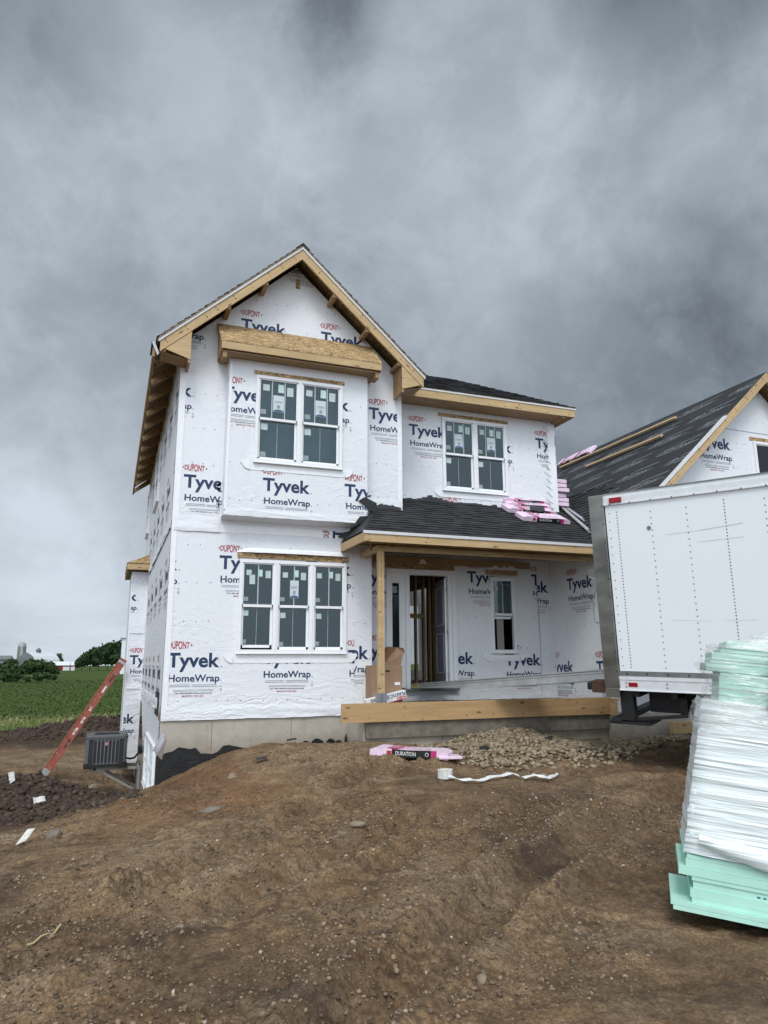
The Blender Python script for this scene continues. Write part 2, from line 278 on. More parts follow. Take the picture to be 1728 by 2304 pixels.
m = NM('grass_strip'); b = m.noise(2.5, 6, .75); m.fin(m.mix(m.mr(b, .35, .65), (.055, .10, .02), (.20, .24, .07)), .9, m.bump(b, 1, .1), spec=.1)
for nm, ca, cb in (('grass_blade', (.07, .13, .02), (.15, .21, .055)), ('straw', (.32, .27, .13), (.48, .42, .24)), ('crop_leaf', (.040, .068, .015), (.080, .122, .030)), ('leaf_dark', (.010, .026, .009), (.035, .068, .022)), ('leaf_mid', (.020, .045, .014), (.055, .095, .03))):
    m = NM(nm); oi = m.n('ShaderNodeNewGeometry'); m.fin(m.mix(oi.outputs['Random Per Island'], ca, cb), .7, spec=.2)
plain('bark', (.05, .04, .03), .9)

# ------------------------------------------------------------ mesh helpers
class MB:
    def __init__(s): s.v = []; s.f = []; s.m = []; s.names = []; s.uv = {}
    def mi(s, mat):
        if mat not in s.names: s.names.append(mat)
        return s.names.index(mat)
    def poly(s, pts, mat, uv=None):
        i = len(s.v); s.v += [tuple(map(float, p)) for p in pts]; s.f.append(tuple(range(i, i+len(pts)))); s.m.append(s.mi(mat))
        if uv: s.uv[len(s.f)-1] = uv
        return s
    def hexa(s, p, mat):     # p: 8 corners, bottom 0-3 then top 4-7
        i = len(s.v); s.v += [tuple(map(float, q)) for q in p]; k = s.mi(mat)
        for a in ((0, 3, 2, 1), (4, 5, 6, 7), (0, 1, 5, 4), (1, 2, 6, 5), (2, 3, 7, 6), (3, 0, 4, 7)): s.f.append(tuple(i+j for j in a)); s.m.append(k)
        return s
    def box(s, a, b, mat, M=None):
        x0, y0, z0 = a; x1, y1, z1 = b
        p = [(x0, y0, z0), (x1, y0, z0), (x1, y1, z0), (x0, y1, z0), (x0, y0, z1), (x1, y0, z1), (x1, y1, z1), (x0, y1, z1)]
        if M is not None: p = [M@Vector(q) for q in p]
        return s.hexa(p, mat)
    def prism(s, pts, d, mat, cap=None):     # extrude polygon pts by vector d
        pts = [np.array(p, float) for p in pts]; d = np.array(d, float); n = len(pts)
        s.poly(pts[::-1], cap or mat); s.poly([p+d for p in pts], cap or mat)
        for i in range(n): j = (i+1) % n; s.poly([pts[i], pts[j], pts[j]+d, pts[i]+d], mat)
        return s
    def tube(s, path, r, mat, n=10, cap=True, r2=None):
        path = [Vector(map(float, p)) for p in path]; i0 = len(s.v); k = s.mi(mat); m = len(path)
        for q, p in enumerate(path):
            t = (path[min(q+1, m-1)]-path[max(q-1, 0)]).normalized(); a = t.orthogonal().normalized() if q == 0 else (a-t*a.dot(t)).normalized(); b = t.cross(a)
            rr = r if r2 is None else r+(r2-r)*q/(m-1)
            for j in range(n): an = 2*math.pi*j/n; s.v.append(tuple(p+(a*math.cos(an)+b*math.sin(an))*rr))
        for q in range(m-1):
            for j in range(n): s.f.append((i0+q*n+j, i0+q*n+(j+1) % n, i0+(q+1)*n+(j+1) % n, i0+(q+1)*n+j)); s.m.append(k)
        if cap: s.f.append(tuple(i0+j for j in range(n))[::-1]); s.m.append(k); s.f.append(tuple(i0+(m-1)*n+j for j in range(n))); s.m.append(k)
        return s
    def disc(s, c, u, v, r, mat, n=8):
        c = np.array(c, float); u = np.array(u, float); v = np.array(v, float)
        return s.poly([c+u*r*math.cos(2*math.pi*i/n)+v*r*math.sin(2*math.pi*i/n) for i in range(n)], mat)
    def mesh(s, name, smooth=False):
        me = bpy.data.meshes.new(name); me.from_pydata(s.v, [], s.f)
        for n in s.names: me.materials.append(MATS[n])
        me.polygons.foreach_set('material_index', s.m)
        if smooth: me.polygons.foreach_set('use_smooth', [True]*len(s.f))
        if s.uv:
            uvl = me.uv_layers.new(name='UVMap')
            for fi, uv in s.uv.items():
                for li, q in zip(me.polygons[fi].loop_indices, uv): uvl.data[li].uv = q
        me.update(); return me
def T(o, label, cat, group=None, kind=None):
    if label: o['label'] = label
    if cat: o['category'] = cat
    if group: o['group'] = group
    if kind: o['kind'] = kind
    return o
def obj(name, mb, parent=None, bevel=0., smooth=False, label=None, loc=None, M=None):
    o = bpy.data.objects.new(name, mb.mesh(name, smooth) if isinstance(mb, MB) else mb); COL.objects.link(o)
    if parent: o.parent = parent
    if loc is not None: o.location = loc
    if M is not None: o.matrix_local = M
    if bevel: b = o.modifiers.new('bevel', 'BEVEL'); b.width = bevel; b.segments = 2; b.limit_method = 'ANGLE'
    if label: o['label'] = label
    return o
def thing(name, label, cat, loc=(0, 0, 0), rotz=0., group=None):
    o = bpy.data.objects.new(name, None); COL.objects.link(o); o.location = loc; o.rotation_euler = (0, 0, rotz); o.empty_display_size = .2
    return T(o, label, cat, group)
def dup(root, loc=None, label=None, M=None):
    r = root.copy(); COL.objects.link(r)
    if loc is not None: r.location = loc
    if M is not None: r.matrix_world = M
    if label: r['label'] = label
    for ch in list(root.children):
        c = ch.copy(); COL.objects.link(c); c.parent = r
        for g in list(ch.children): d = g.copy(); COL.objects.link(d); d.parent = c
    return r
def lumber(name, p0, p1, w, h, mat='pine', parent=None, up=(0, 0, 1), label=None, bevel=.003):
    """a stick from p0 to p1 (centre line of the section), w across, h along 'up'; own axes so that the grain follows it"""
    p0 = Vector(map(float, p0)); p1 = Vector(map(float, p1)); d = p1-p0; x = d.normalized(); u = Vector(up); z = (u-x*u.dot(x)).normalized(); y = z.cross(x)
    mb = MB().box((0, -w/2, -h/2), (d.length, w/2, h/2), mat)
    if mat in ('pine', 'board_wood') and d.length > 1.2 and h > .08:
        k = .1
        while k < d.length-.05:
            for q in (-.28, .25):
                for s_ in (-1, 1):
                    if random.random() < .8: mb.disc((k+random.uniform(-.02, .02), s_*(w/2+.0008), q*h), (s_, 0, 0), (0, 0, 1), random.choice((.006, .008, .012)), 'knot', 6)
            k += random.uniform(.25, .6)
    M = Matrix((x, y, z)).transposed().to_4x4(); M.translation = p0
    o = obj(name, mb, parent, bevel, M=M, label=label); return o
def frameM(o, x, y, z):
    M = Matrix((Vector(x), Vector(y), Vector(z))).transposed().to_4x4(); M.translation = Vector(map(float, o)); return M

# numpy noise for terrain
def _h(ix, iy, s): 
    n = (ix*374761393+iy*668265263+s*974711) & 0x7fffffff; n = ((n ^ (n >> 13))*1274126177) & 0x7fffffff; return ((n ^ (n >> 16)) & 0xffff)/65535.
def vnoise(x, y, s=0):
    ix = np.floor(x).astype(np.int64); iy = np.floor(y).astype(np.int64); fx = x-ix; fy = y-iy; fx = fx*fx*(3-2*fx); fy = fy*fy*(3-2*fy)
    return (_h(ix, iy, s)*(1-fx)+_h(ix+1, iy, s)*fx)*(1-fy)+(_h(ix, iy+1, s)*(1-fx)+_h(ix+1, iy+1, s)*fx)*fy
def fbm(x, y, s=0, o=4, g=.5):
    a = 1.; t = 0.; n = 0.
    for i in range(o): t += a*vnoise(x, y, s+i*7); n += a; x = x*2.03+1.7; y = y*2.03-.9; a *= g
    return t/n
def worley(x, y, s=0):
    ix = np.floor(x).astype(np.int64); iy = np.floor(y).astype(np.int64); best = np.full(x.shape, 9.); idv = np.zeros(x.shape)
    for a in (-1, 0, 1):
        for b in (-1, 0, 1):
            jx = ix+a; jy = iy+b; px = jx+_h(jx, jy, s); py = jy+_h(jx, jy, s+5); d = np.hypot(px-x, py-y); k = d < best; best = np.where(k, d, best); idv = np.where(k, _h(jx, jy, s+9), idv)
    return best, idv
# ------------------------------------------------------------ lettering as mesh
_tc = {}
def text2d(s, h, width=None, bold=.0, shear=0.):
    """flat lettering: (verts Nx2, faces), cap height h, optional total width; origin = bottom left of the capitals"""
    key = (s, bold, shear)
    if key not in _tc:
        cu = bpy.data.curves.new('t', 'FONT'); cu.body = s; cu.size = 1; cu.offset = bold; cu.resolution_u = 3; cu.fill_mode = 'FRONT'; cu.shear = shear
        o = bpy.data.objects.new('t', cu); COL.objects.link(o); dg = bpy.context.evaluated_depsgraph_get(); me = bpy.data.meshes.new_from_object(o.evaluated_get(dg))
        v = np.array([p.co[:2] for p in me.vertices]).reshape(-1, 2); f = [tuple(p.vertices) for p in me.polygons]
        bpy.data.objects.remove(o); bpy.data.curves.remove(cu); bpy.data.meshes.remove(me)
        cu = None; _tc[key] = (v, f)
    v, f = _tc[key]; v = v.copy(); v[:, 0] -= v[:, 0].min(); k = h/.70; v *= k
    if width: v[:, 0] *= width/v[:, 0].max()
    return v, f
def shape_union(items):
    V = []; F = []; n = 0
    for (v, f), (ox, oy), mat in items:
        V += [(a+ox, b+oy) for a, b in v]; F += [(tuple(i+n for i in q), mat) for q in f]; n += len(v)
    return np.array(V), F
def rect2(x0, y0, x1, y1): return (np.array([(x0, y0), (x1, y0), (x1, y1), (x0, y1)], float), [(0, 1, 2, 3)])
def ell(cx, cy, rx, ry, n=18): a = np.linspace(0, 2*math.pi, n, endpoint=False); return (np.c_[cx+rx*np.cos(a), cy+ry*np.sin(a)], [tuple(range(n))])
def bar(x0, y0, x1, y1, t):
    d = np.array([x1-x0, y1-y0], float); n = np.array([-d[1], d[0]])/np.linalg.norm(d)*t/2
    return (np.array([(x0-n[0], y0-n[1]), (x1-n[0], y1-n[1]), (x1+n[0], y1+n[1]), (x0+n[0], y0+n[1])]), [(0, 1, 2, 3)])
def dupont():
    """red oval mark: condensed letters with heights following the oval, a small lens tip at both ends"""
    v, f = text2d('DUPONT', .115, .285, .020); v = v.copy(); cx = .1475
    v[:, 1] = .0575+(v[:, 1]-.0575)*(1.06-.42*((v[:, 0]-cx)/.15)**2); v[:, 0] += .03
    tip = (np.array([(0, .0575), (.020, .078), (.020, .037)]), [(0, 2, 1)]); tip2 = (np.array([(.355, .0575), (.334, .082), (.334, .033)]), [(0, 1, 2)])
    return shape_union([((v, f), (0, 0), 'wrap_red'), (tip, (0, 0), 'wrap_red'), (tip2, (0, 0), 'wrap_red')])
def block2d():
    """one repeat of the wrap's print; origin at the top left corner of the big T"""
    dv, df = dupont(); it = []
    it.append(((dv*np.array([1.14, 1.0]), [q for q, m_ in df]), (-.022, .06), 'wrap_red'))
    it.append((text2d('Tyvek', .215, .81, .027), (.007, -.22), 'wrap_blue'))
    it.append((text2d('HomeWrap', .105, .79, .021), (.035, -.445), 'wrap_blue'))
    it.append((ell(.845, -.215, .012, .012), (0, 0), 'wrap_grey')); it.append((ell(.85, -.44, .011, .011), (0, 0), 'wrap_grey'))
    for y in (-.50, -.525):
        it.append((rect2(.06, y, .37, y+.009), (0, 0), 'wrap_grey')); it.append((rect2(.40, y-.002, .785, y+.008), (0, 0), 'wrap_grey'))
    for y in (-.577, -.594): it.append((rect2(.12, y, .735, y+.006), (0, 0), 'wrap_grey'))
    it.append((text2d('Call 1-800-448-9835 tyvek.com/homewrap', .020, .57, .02), (.144, -.632), 'wrap_dark'))
    it.append((text2d('MADE IN THE USA', .028, .33, .01), (.26, -.680), 'wrap_red'))
    it.append((bar(.83, -.525, .865, -.522, .007), (0, 0), 'wrap_dark')); 
    for a, b, c, d in ((.835, -.575, .85, -.555), (.85, -.555, .865, -.575), (.835, -.575, .85, -.60), (.85, -.60, .865, -.575)): it.append((bar(a, b, c, d, .005), (0, 0), 'wrap_dark'))
    return shape_union(it)
BLK = block2d()
def place2d(mb, S, org, frame, clip=None, rot=0., scale=1., lift=.003, planes=(), holes=()):
    if len(holes):
        h = holes[0]; pl = list(planes); a, b, c, d = h; kw = dict(clip=clip, rot=rot, scale=scale, lift=lift, holes=holes[1:])
        for ex in ([(a, 0, -1, 0)], [(b, 0, 1, 0)], [(a, 0, 1, 0), (b, 0, -1, 0), (0, c, 0, -1)], [(a, 0, 1, 0), (b, 0, -1, 0), (0, d, 0, 1)]): place2d(mb, S, org, frame, planes=pl+ex, **kw)
        return
    """put a 2-D shape S on a wall frame (origin, u, v, n); clip = (u0, u1, v0, v1) on the wall, planes = [(pu, pv, nu, nv)] keep side n"""
    V, F = S; c, s = math.cos(rot), math.sin(rot); P = np.c_[V[:, 0]*c-V[:, 1]*s, V[:, 0]*s+V[:, 1]*c]*scale+np.array(org)
    O, U, Vv, N = [np.array(q, float) for q in frame]
    pl = list(planes)
    if clip:
        u0, u1, v0, v1 = clip; pl += [(u0, 0, 1, 0), (u1, 0, -1, 0), (0, v0, 0, 1), (0, v1, 0, -1)]
    for f, mat in F:
        poly = [P[i] for i in f]
        if any(all((p[0]-a)*nx+(p[1]-b)*ny <= 0 for p in poly) for a, b, nx, ny in pl): continue
        for a, b, nx, ny in pl:
            out = []; n = len(poly)
            for i in range(n):
                p, q = poly[i], poly[(i+1) % n]; dp = (p[0]-a)*nx+(p[1]-b)*ny; dq = (q[0]-a)*nx+(q[1]-b)*ny
                if dp >= 0: out.append(p)
                if (dp > 0) != (dq > 0) and dp != dq: t = dp/(dp-dq); out.append(p+(q-p)*t)
            poly = out
            if len(poly) < 3: break
        if len(poly) >= 3: mb.poly([O+U*p[0]+Vv*p[1]+N*lift for p in poly], mat)
def label_text(mb, s, h, width, org, frame, mat, bold=.01, lift=.003, rot=0.): 
    v, f = text2d(s, h, width, bold); place2d(mb, (v, [(q, mat) for q in f]), org, frame, rot=rot, lift=lift)

def wall_panel(mb, frame, u0, u1, v0, v1, holes=(), planes=(), mat='wrap', reveal=.14, ragged=0.):
    """sheet of wall with rectangular holes, clipped by half planes"""
    O, U, V, N = [np.array(q, float) for q in frame]
    us = sorted({u0, u1, *[h[0] for h in holes], *[h[1] for h in holes]}); vs = sorted({v0, v1, *[h[2] for h in holes], *[h[3] for h in holes]})
    for i in range(len(us)-1):
        for j in range(len(vs)-1):
            a, b, c, d = us[i], us[i+1], vs[j], vs[j+1]; mu, mv = (a+b)/2, (c+d)/2
            if any(h[0] < mu < h[1] and h[2] < mv < h[3] for h in holes): continue
            place2d(mb, (np.array([(a, c), (b, c), (b, d), (a, d)]), [((0, 1, 2, 3), mat)]), (0, 0), frame, lift=0., planes=planes)
    for h in holes:
        a, b, c, d = h; P = lambda u, v, k: O+U*u+V*v-N*k
        for (p, q) in (((a, c), (b, c)), ((b, c), (b, d)), ((b, d), (a, d)), ((a, d), (a, c))): mb.poly([P(*p, 0), P(*q, 0), P(*q, reveal), P(*p, reveal)], mat)
def staples(mb, frame, u0, u1, v0, v1, du=.2, dv=.41, holes=(), planes=(), skip=.12):
    O, U, V, N = [np.array(q, float) for q in frame]
    v = v0
    while v < v1:
        u = u0+.07
        while u < u1-.03:
            uu = u+random.uniform(-.02, .02); vv = v+random.uniform(-.012, .012)
            if random.random() > skip and not any(h[0]-.1 < uu < h[1]+.1 and h[2]-.1 < vv < h[3]+.1 for h in holes) and all((uu-a)*x+(vv-b)*y > .05 for a, b, x, y in planes):
                mb.disc(O+U*uu+V*vv+N*.004, U, V, .0085, 'wrap_dark', 6)
            u += du
        v += dv
def seam(mb, frame, pts, w=.05, mat='wrap_white_tape', lift=.006):
    O, U, V, N = [np.array(q, float) for q in frame]
    for (a, b), (c, d) in zip(pts, pts[1:]):
        v, f = bar(a, b, c, d, w); mb.poly([O+U*p[0]+V*p[1]+N*lift for p in v], mat)
plain('wrap_white_tape', (.84, .85, .87), .32, var=.04, scale=14, bump=.8, bscale=22)
plain('wrap_crinkle', (.80, .82, .85), .42, var=.03, scale=14); m = NM('wrap_crinkle'); q_ = m.noise(1.3, 5, .6, m.map((2.4, 2.4, 1.5), rot=(0, .35, 0)), 1.2); q2_ = m.noise(5, 5, .6, m.map((1.5, 1.5, .8), rot=(0, -.4, 0)), .8); m.fin((.80, .82, .85), .42, m.bump(m.math('ADD', m.math('ABSOLUTE', m.math('SUBTRACT', q_, .5)), m.math('MULTIPLY', m.math('ABSOLUTE', m.math('SUBTRACT', q2_, .5)), .5)), 1., .09))
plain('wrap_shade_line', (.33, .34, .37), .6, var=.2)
FR = lambda Y: ((0, Y, 0), (1, 0, 0), (0, 0, 1), (0, -1, 0))           # walls facing the camera: u = X, v = Z
SD = lambda X: ((X, 0, 0), (0, -1, 0), (0, 0, 1), (-1, 0, 0))          # walls facing left: u = -Y, v = Z

# ------------------------------------------------------------ windows
def window(parent, frame, u0, u1, v0, v1, units, lites, open_=None, stickers='full', name='window', label=None):
    O, U, V, N = [np.array(q, float) for q in frame]; M = Matrix([[U[i], V[i], N[i], O[i]] for i in range(3)]+[[0, 0, 0, 1]])
    B = lambda mb, a, b, c, d, n0, n1, mat: mb.box((a, c, n0), (b, d, n1), mat, M)
    w = MB(); fw = .055; n = units; cw = (u1-u0)/n
    # outer nailing frame with a stepped profile
    B(w, u0, u1, v1-fw, v1, -.02, .045, 'vinyl'); B(w, u0, u1, v0, v0+fw, -.02, .045, 'vinyl')
    B(w, u0-.012, u1+.012, v0-.018, v0, -.02, .06, 'vinyl')
    for i in range(n+1):
        c = u0+cw*i; a, b = (c, c+fw) if i == 0 else (c-fw, c) if i == n else (c-fw*.8, c+fw*.8)
        B(w, a, b, v0+fw, v1-fw, -.02, .043, 'vinyl')
        if 0 < i < n: B(w, c-.012, c+.012, v0, v1, .045, .052, 'vinyl')
    wo = obj(name, w, parent, .004, label=label); vm = v0+(v1-v0)*.50
    for i in range(n):
        a = u0+cw*i+(fw if i == 0 else fw*.8); b = u0+cw*(i+1)-(fw if i == n-1 else fw*.8); s = .038
        lo0 = v0+fw; lo1 = vm+.02; up1 = v1-fw
        if open_ and i in open_: lo0 += open_[i]; lo1 += open_[i]
        up = MB(); 
        for (p, q, r, t) in ((a, a+s*.55, vm-.02, up1), (b-s*.55, b, vm-.02, up1), (a, b, up1-s*.5, up1), (a, b, vm-.022, vm+.022)): B(up, p, q, r, t, -.01, .028, 'vinyl')
        obj('sash', up, wo, .002)
        lo = MB()
        for (p, q, r, t) in ((a, a+s, lo0, lo1), (b-s, b, lo0, lo1), (a, b, lo0, lo0+s*1.2), (a, b, lo1-.04, lo1)): B(lo, p, q, r, t, -.05, -.012, 'vinyl')
        obj('sash', lo, wo, .002)
        g = MB(); B(g, a, b, vm, up1, .004, .008, 'glass'); obj('pane', g, wo)
        g = MB(); B(g, a, b, lo0, lo1, -.034, -.030, 'glass'); obj('pane', g, wo)
        mu = MB(); 
        for k in range(1, lites): c = a+(b-a)*k/lites; B(mu, c-.009, c+.009, vm, up1, .009, .015, 'spacer')
        c = (a+b)/2; B(mu, c-.003, c+.003, lo0, lo1, -.0295, -.027, 'spacer') if lites > 0 else None
        if mu.f: obj('muntin', mu, wo)
        if stickers:
            W = b-a; Hh = up1-vm
            def st(u, v, ww, hh, mat, z, rot=.0, extra=None):
                q = MB(); c_, s_ = math.cos(rot), math.sin(rot); pts = [(0, 0), (ww, 0), (ww, hh), (0, hh)]
                q.poly([tuple(M@Vector((u+x*c_-y*s_, v+x*s_+y*c_, z))) for x, y in pts], mat)
                if extra == 'logo':
                    label_text(q, 'LINDSAY', .018, ww*.72, (u+ww*.14, v+hh*.60), frame, 'ink_blue', lift=z+.002); label_text(q, 'WINDOWS', .012, ww*.72, (u+ww*.14, v+hh*.53), frame, 'sticker_grey', lift=z+.002)
                    q.poly([tuple(M@Vector((u+ww*x, v+hh*y, z+.002))) for x, y in ((.36, .22), (.64, .22), (.64, .42), (.36, .42))], 'sticker_grey')
                    a_ = [(ww*.5+ww*.5*math.cos(t), hh*.02+hh*.14*math.sin(t)) for t in np.linspace(0, math.pi, 9)]
                    q.poly([tuple(M@Vector((u+x, v+y, z+.003))) for x, y in a_], 'sticker_blue')
                obj('sticker', q, wo)
            j = lambda: random.uniform(-.012, .012)
            st(a+W*.10+j(), up1-Hh*.30+j(), W*.17, W*.17, 'sticker', .0165, j()*3)
            st(a+W*.05+j(), vm+Hh*.12+j(), W*.15, W*.13, 'sticker_grey', .0165, j()*3)
            st(a+W*.08+j(), lo1-Hh*.30+j(), W*.17, W*.17, 'sticker', -.022, j()*4)
            st(a+W*.05+j(), lo0+Hh*.08+j(), W*.15, W*.13, 'sticker_grey', -.022, j()*3)
            if stickers in ('full', 'tri'): st(a+W*.72+j(), up1-Hh*.36+j(), W*.17, W*.24, 'sticker', .0165, j()*3); st(a+W*.50+j(), up1-Hh*.31+j(), W*.15, W*.22, 'foam_pale', .0085, 0)
            if stickers == 'full' or (stickers == 'tri' and i == 1): st(a+W*.36+j(), vm+Hh*.20, W*.28, Hh*.42, 'sticker_white', .0175, j()*2, 'logo')
            elif stickers == 'tri' and i == 0: st(a+W*.22, vm+Hh*.5, W*.18, Hh*.22, 'sticker', .0165, .02)
    return wo
def osb_strip(parent, frame, u0, u1, v0, v1, t=.012):
    O, U, V, N = [np.array(q, float) for q in frame]; M = Matrix([[U[i], V[i], N[i], O[i]] for i in range(3)]+[[0, 0, 0, 1]])
    return obj('window_header', MB().box((u0, v0, .001), (u1, v1, t), 'osb', M), parent)
def flap(parent, frame, u0, u1, v, h=.07, out=.05, name='wrap_flap'):
    """cut edge of wrap folded up over a window head: a tent with pinched ends"""
    O, U, V, N = [np.array(q, float) for q in frame]; P = lambda u, vv, n: O+U*u+V*vv+N*n
    mb = MB(); n = 12; rows = []
    for i in range(n+1):
        t = i/n; u = u0+(u1-u0)*t; e = min(1, min(t, 1-t)*9+.12); k = .8+.35*random.random()
        rows.append((P(u, v, out*e*k), P(u, v+h*.55*e, out*.9*e*k), P(u+(.0), v+h*e+.004, .004)))
    for a, b in zip(rows, rows[1:]):
        for k in (0, 1): mb.poly([a[k], b[k], b[k+1], a[k+1]], 'wrap_white_tape')
    return obj(name, mb, parent, smooth=True)
def flashing(parent, frame, u0, u1, v0, v1):
    """sill tape under a window: wide band with crinkled ends that turn up the jambs"""
    O, U, V, N = [np.array(q, float) for q in frame]; P = lambda u, vv, n: O+U*u+V*vv+N*n
    mb = MB(); n = 26
    top = [(u0+(u1-u0)*i/n) for i in range(n+1)]
    for a, b in zip(top, top[1:]):
        z = [.006+.004*random.random() for _ in range(2)]; mb.poly([P(a, v0+random.uniform(-.006, .006), z[0]), P(b, v0+random.uniform(-.006, .006), z[1]), P(b, v1, .007), P(a, v1, .007)], 'wrap_white_tape')
    for s, uu in ((-1, u0), (1, u1)):
        for r0, r1 in ((.0, .05), (.05, .10), (.10, .15)):
            pts = [(uu+s*r*math.sin(t), v0+.16-r*math.cos(t)*1.06) for r in (r0, r1) for t in (np.linspace(0, 1.5, 7) if r == r0 else np.linspace(1.5, 0, 7))]
            mb.poly([P(x, y, .008+.012*(r0 > .04)) for x, y in pts], 'wrap_white_tape')
    return obj('sill_tape', mb, parent)
plain('gravel_a', (.23, .18, .115), .85, var=.3, scale=14); plain('gravel_b', (.15, .115, .072), .85, var=.3, scale=14); plain('gravel_c', (.31, .25, .165), .85, var=.3, scale=14)
plain('mud_clod2', (.25, .18, .115), .9, var=.35, scale=8, bump=.5, bscale=30); plain('mud_clod3', (.11, .074, .046), .9, var=.35, scale=8, bump=.5, bscale=30); plain('mud_clod', (.175, .122, .076), .9, var=.35, scale=8, bump=.5, bscale=30); plain('mud_clod_pale', (.40, .33, .25), .9, var=.3, scale=8, bump=.5, bscale=30); plain('mud_dark', (.048, .031, .022), .9, var=.4, scale=8, bump=.6, bscale=24); plain('mud_dark2', (.080, .054, .038), .9, var=.4, scale=8, bump=.6, bscale=24)
m = NM('truck_white'); m.fin((.87, .905, .93), .32, m.bump(m.noise(1.6, 2, .5), .12, .01)); plain('knot', (.045, .025, .014), .9); plain('truck_scratch', (.66, .69, .71), .5); plain('ink_blue2', (.03, .16, .26), .6); plain('scrap_white', (.60, .59, .56), .7, var=.2, scale=20); plain('ladder_ring', (.55, .30, .24), .5)
# ------------------------------------------------------------ the house
house = thing('house', 'unfinished two storey house covered in white printed building wrap with bare timber eaves', 'house')
RX, RZ, RS = 1.97, 8.22, .914           # gable ridge X, height of the rake top line, slope
RYF = -.45                              # rake plane
rakez = lambda x: RZ-RS*abs(x-RX)
nn = np.array([RS, 1.0]); nn /= np.linalg.norm(nn)
gplanes = [(RX, RZ-.17, RS, -1.0), (RX, RZ-.17, -RS, -1.0)]
gplanes = [(RX, RZ-.17, -nn[0], -nn[1]), (RX, RZ-.17, nn[0], -nn[1])]
# front wall of the gabled bay
H3 = (1.12, 2.97, 1.02, 2.55); fr0 = FR(0); w = MB(); HOL = {id(w): [H3]}
wall_panel(w, fr0, 0, 3.445, 0, 3.2, [H3]); wall_panel(w, fr0, 0, 4.045, 3.2, 8.3, [], gplanes)
w.poly([(3.445, 0, .1), (3.445, .7, .1), (3.445, .7, 3.2), (3.445, 0, 3.2)], 'wrap'); w.poly([(4.045, 0, 3.2), (4.045, .7, 3.2), (4.045, .7, 6.4), (4.045, 0, 6.4)], 'wrap')
def blk(px, py, Y, mb, fr, clip=None, planes=(), plane='Y', right=None, S=None, rot=0.):
    p = onY(px, py, Y) if plane == 'Y' else onX(px, py, Y)
    u = p[0] if plane == 'Y' else -p[1]
    if right: u -= .84
    place2d(mb, S or BLK, (u, p[2]), fr, clip, planes=planes, rot=rot, holes=HOL.get(id(mb), ()))
blk(376, 1468.4, 0, w, fr0, (.0, 3.4, .1, 3)); blk(590, 1462, 0, w, fr0); 
blk(782, 1462, 0, w, fr0, (0, 3.13, .1, 3)); blk(832, 1453, 0, w, fr0, (3.13, 3.44, .1, 3), right=1)
blk(493.3, 1248.8, 0, w, fr0); blk(687, 1262, 0, w, fr0); blk(404, 1252, 0, w, fr0, (.07, 3, .5, 3.1), right=1)
blk(436, 865, 0, w, fr0, (.09, 3, 3.3, 8), right=1); blk(413, 1066, 0, w, fr0, (.09, .76, 3.3, 8)); blk(505, 1078, 0, w, fr0, (.70, .80, 3.3, 8), right=1)
blk(463, 712, 0, w, fr0, (.1, .9, 5, 8), planes=gplanes, right=1)
blk(542, 715, 0, w, fr0, planes=gplanes); blk(721.4, 745, 0, w, fr0, planes=gplanes); blk(637, 560, 0, w, fr0, planes=gplanes)
blk(828.8, 915.3, 0, w, fr0, (3.3, 3.96, 3.3, 8)); blk(841, 1106, 0, w, fr0, (3.3, 4, 3.3, 8), right=1)
blk(912, 1075, 0, w, fr0, (3.97, 4.04, 3.6, 5.2), rot=math.pi)
blk(370, 1255, 0, w, fr0, (.0, .07, 1.9, 3.1))
staples(w, fr0, 0, 3.4, .28, 3.1, .19, .62, [H3]); staples(w, fr0, 0, .75, 3.5, 6.3, .19, .62, []); staples(w, fr0, 3.3, 4.0, 3.8, 6.2, .19, .62); staples(w, fr0, .4, 3.7, 6.75, 8, .19, .5, planes=gplanes)
# laps and corner strips
for pts, wd in (([(.045, .02), (.05, 1.2), (.045, 3.1)], .085), ([(.055, 3.1), (.06, 4.6), (.055, 5.95)], .10), ([(3.995, 3.65), (4.0, 4.9), (3.995, 5.95)], .09)): seam(w, fr0, pts, wd)

seam(w, fr0, [(.8, 3.05), (2.2, 3.06), (3.3, 3.02)], .13)
blk(748, 1214, 0, w, ((0, -.008, 0), (1, 0, 0), (0, 0, 1), (0, -1, 0)), (1.8, 2.9, 2.99, 3.12), rot=math.pi/2)
obj('front_wall', w, house)
# hem folds of the wrap at the bottom edge, as real cloth-like ridges
def hem(frame, u0, u1, v, h=.12, amp=.016, seed=0, name='wrap_hem', parent=house, mat='wrap'):
    O, U, V, N = [np.array(q, float) for q in frame]; r = random.Random(seed); nu = max(6, int((u1-u0)/.035)); nv = 7; g = []
    us = np.linspace(u0, u1, nu); vs = np.linspace(v, v+h, nv); UU, VV = np.meshgrid(us, vs, indexing='ij')
    z = amp*(fbm(UU*2.3+VV*9, VV*26+UU*1.3, 3+seed, 3)-.15)*np.minimum(1, (v+h-VV)/h*2.2)+.004
    z = z*np.where((UU-u0 < .03) | (u1-UU < .03), .4, 1)
    mb = MB(); k = mb.mi(mat); zz = VV+(fbm(UU*6, UU*0, 8+seed, 3)-.5)*.02*(VV < v+1e-6)
    for i in range(nu):
        for j in range(nv): mb.v.append(tuple(O+U*UU[i, j]+V*zz[i, j]+N*z[i, j]))
    for i in range(nu-1):
        for j in range(nv-1): mb.f.append((i*nv+j, (i+1)*nv+j, (i+1)*nv+j+1, i*nv+j+1)); mb.m.append(k)
    return obj(name, mb, parent, smooth=True)
hem(fr0, 0, 3.44, -.005, .22, .030, 1); hem(fr0, .02, .80, 2.98, .26, .035, 2); hem(fr0, 3.34, 4.04, 3.62, .16, .03, 5)
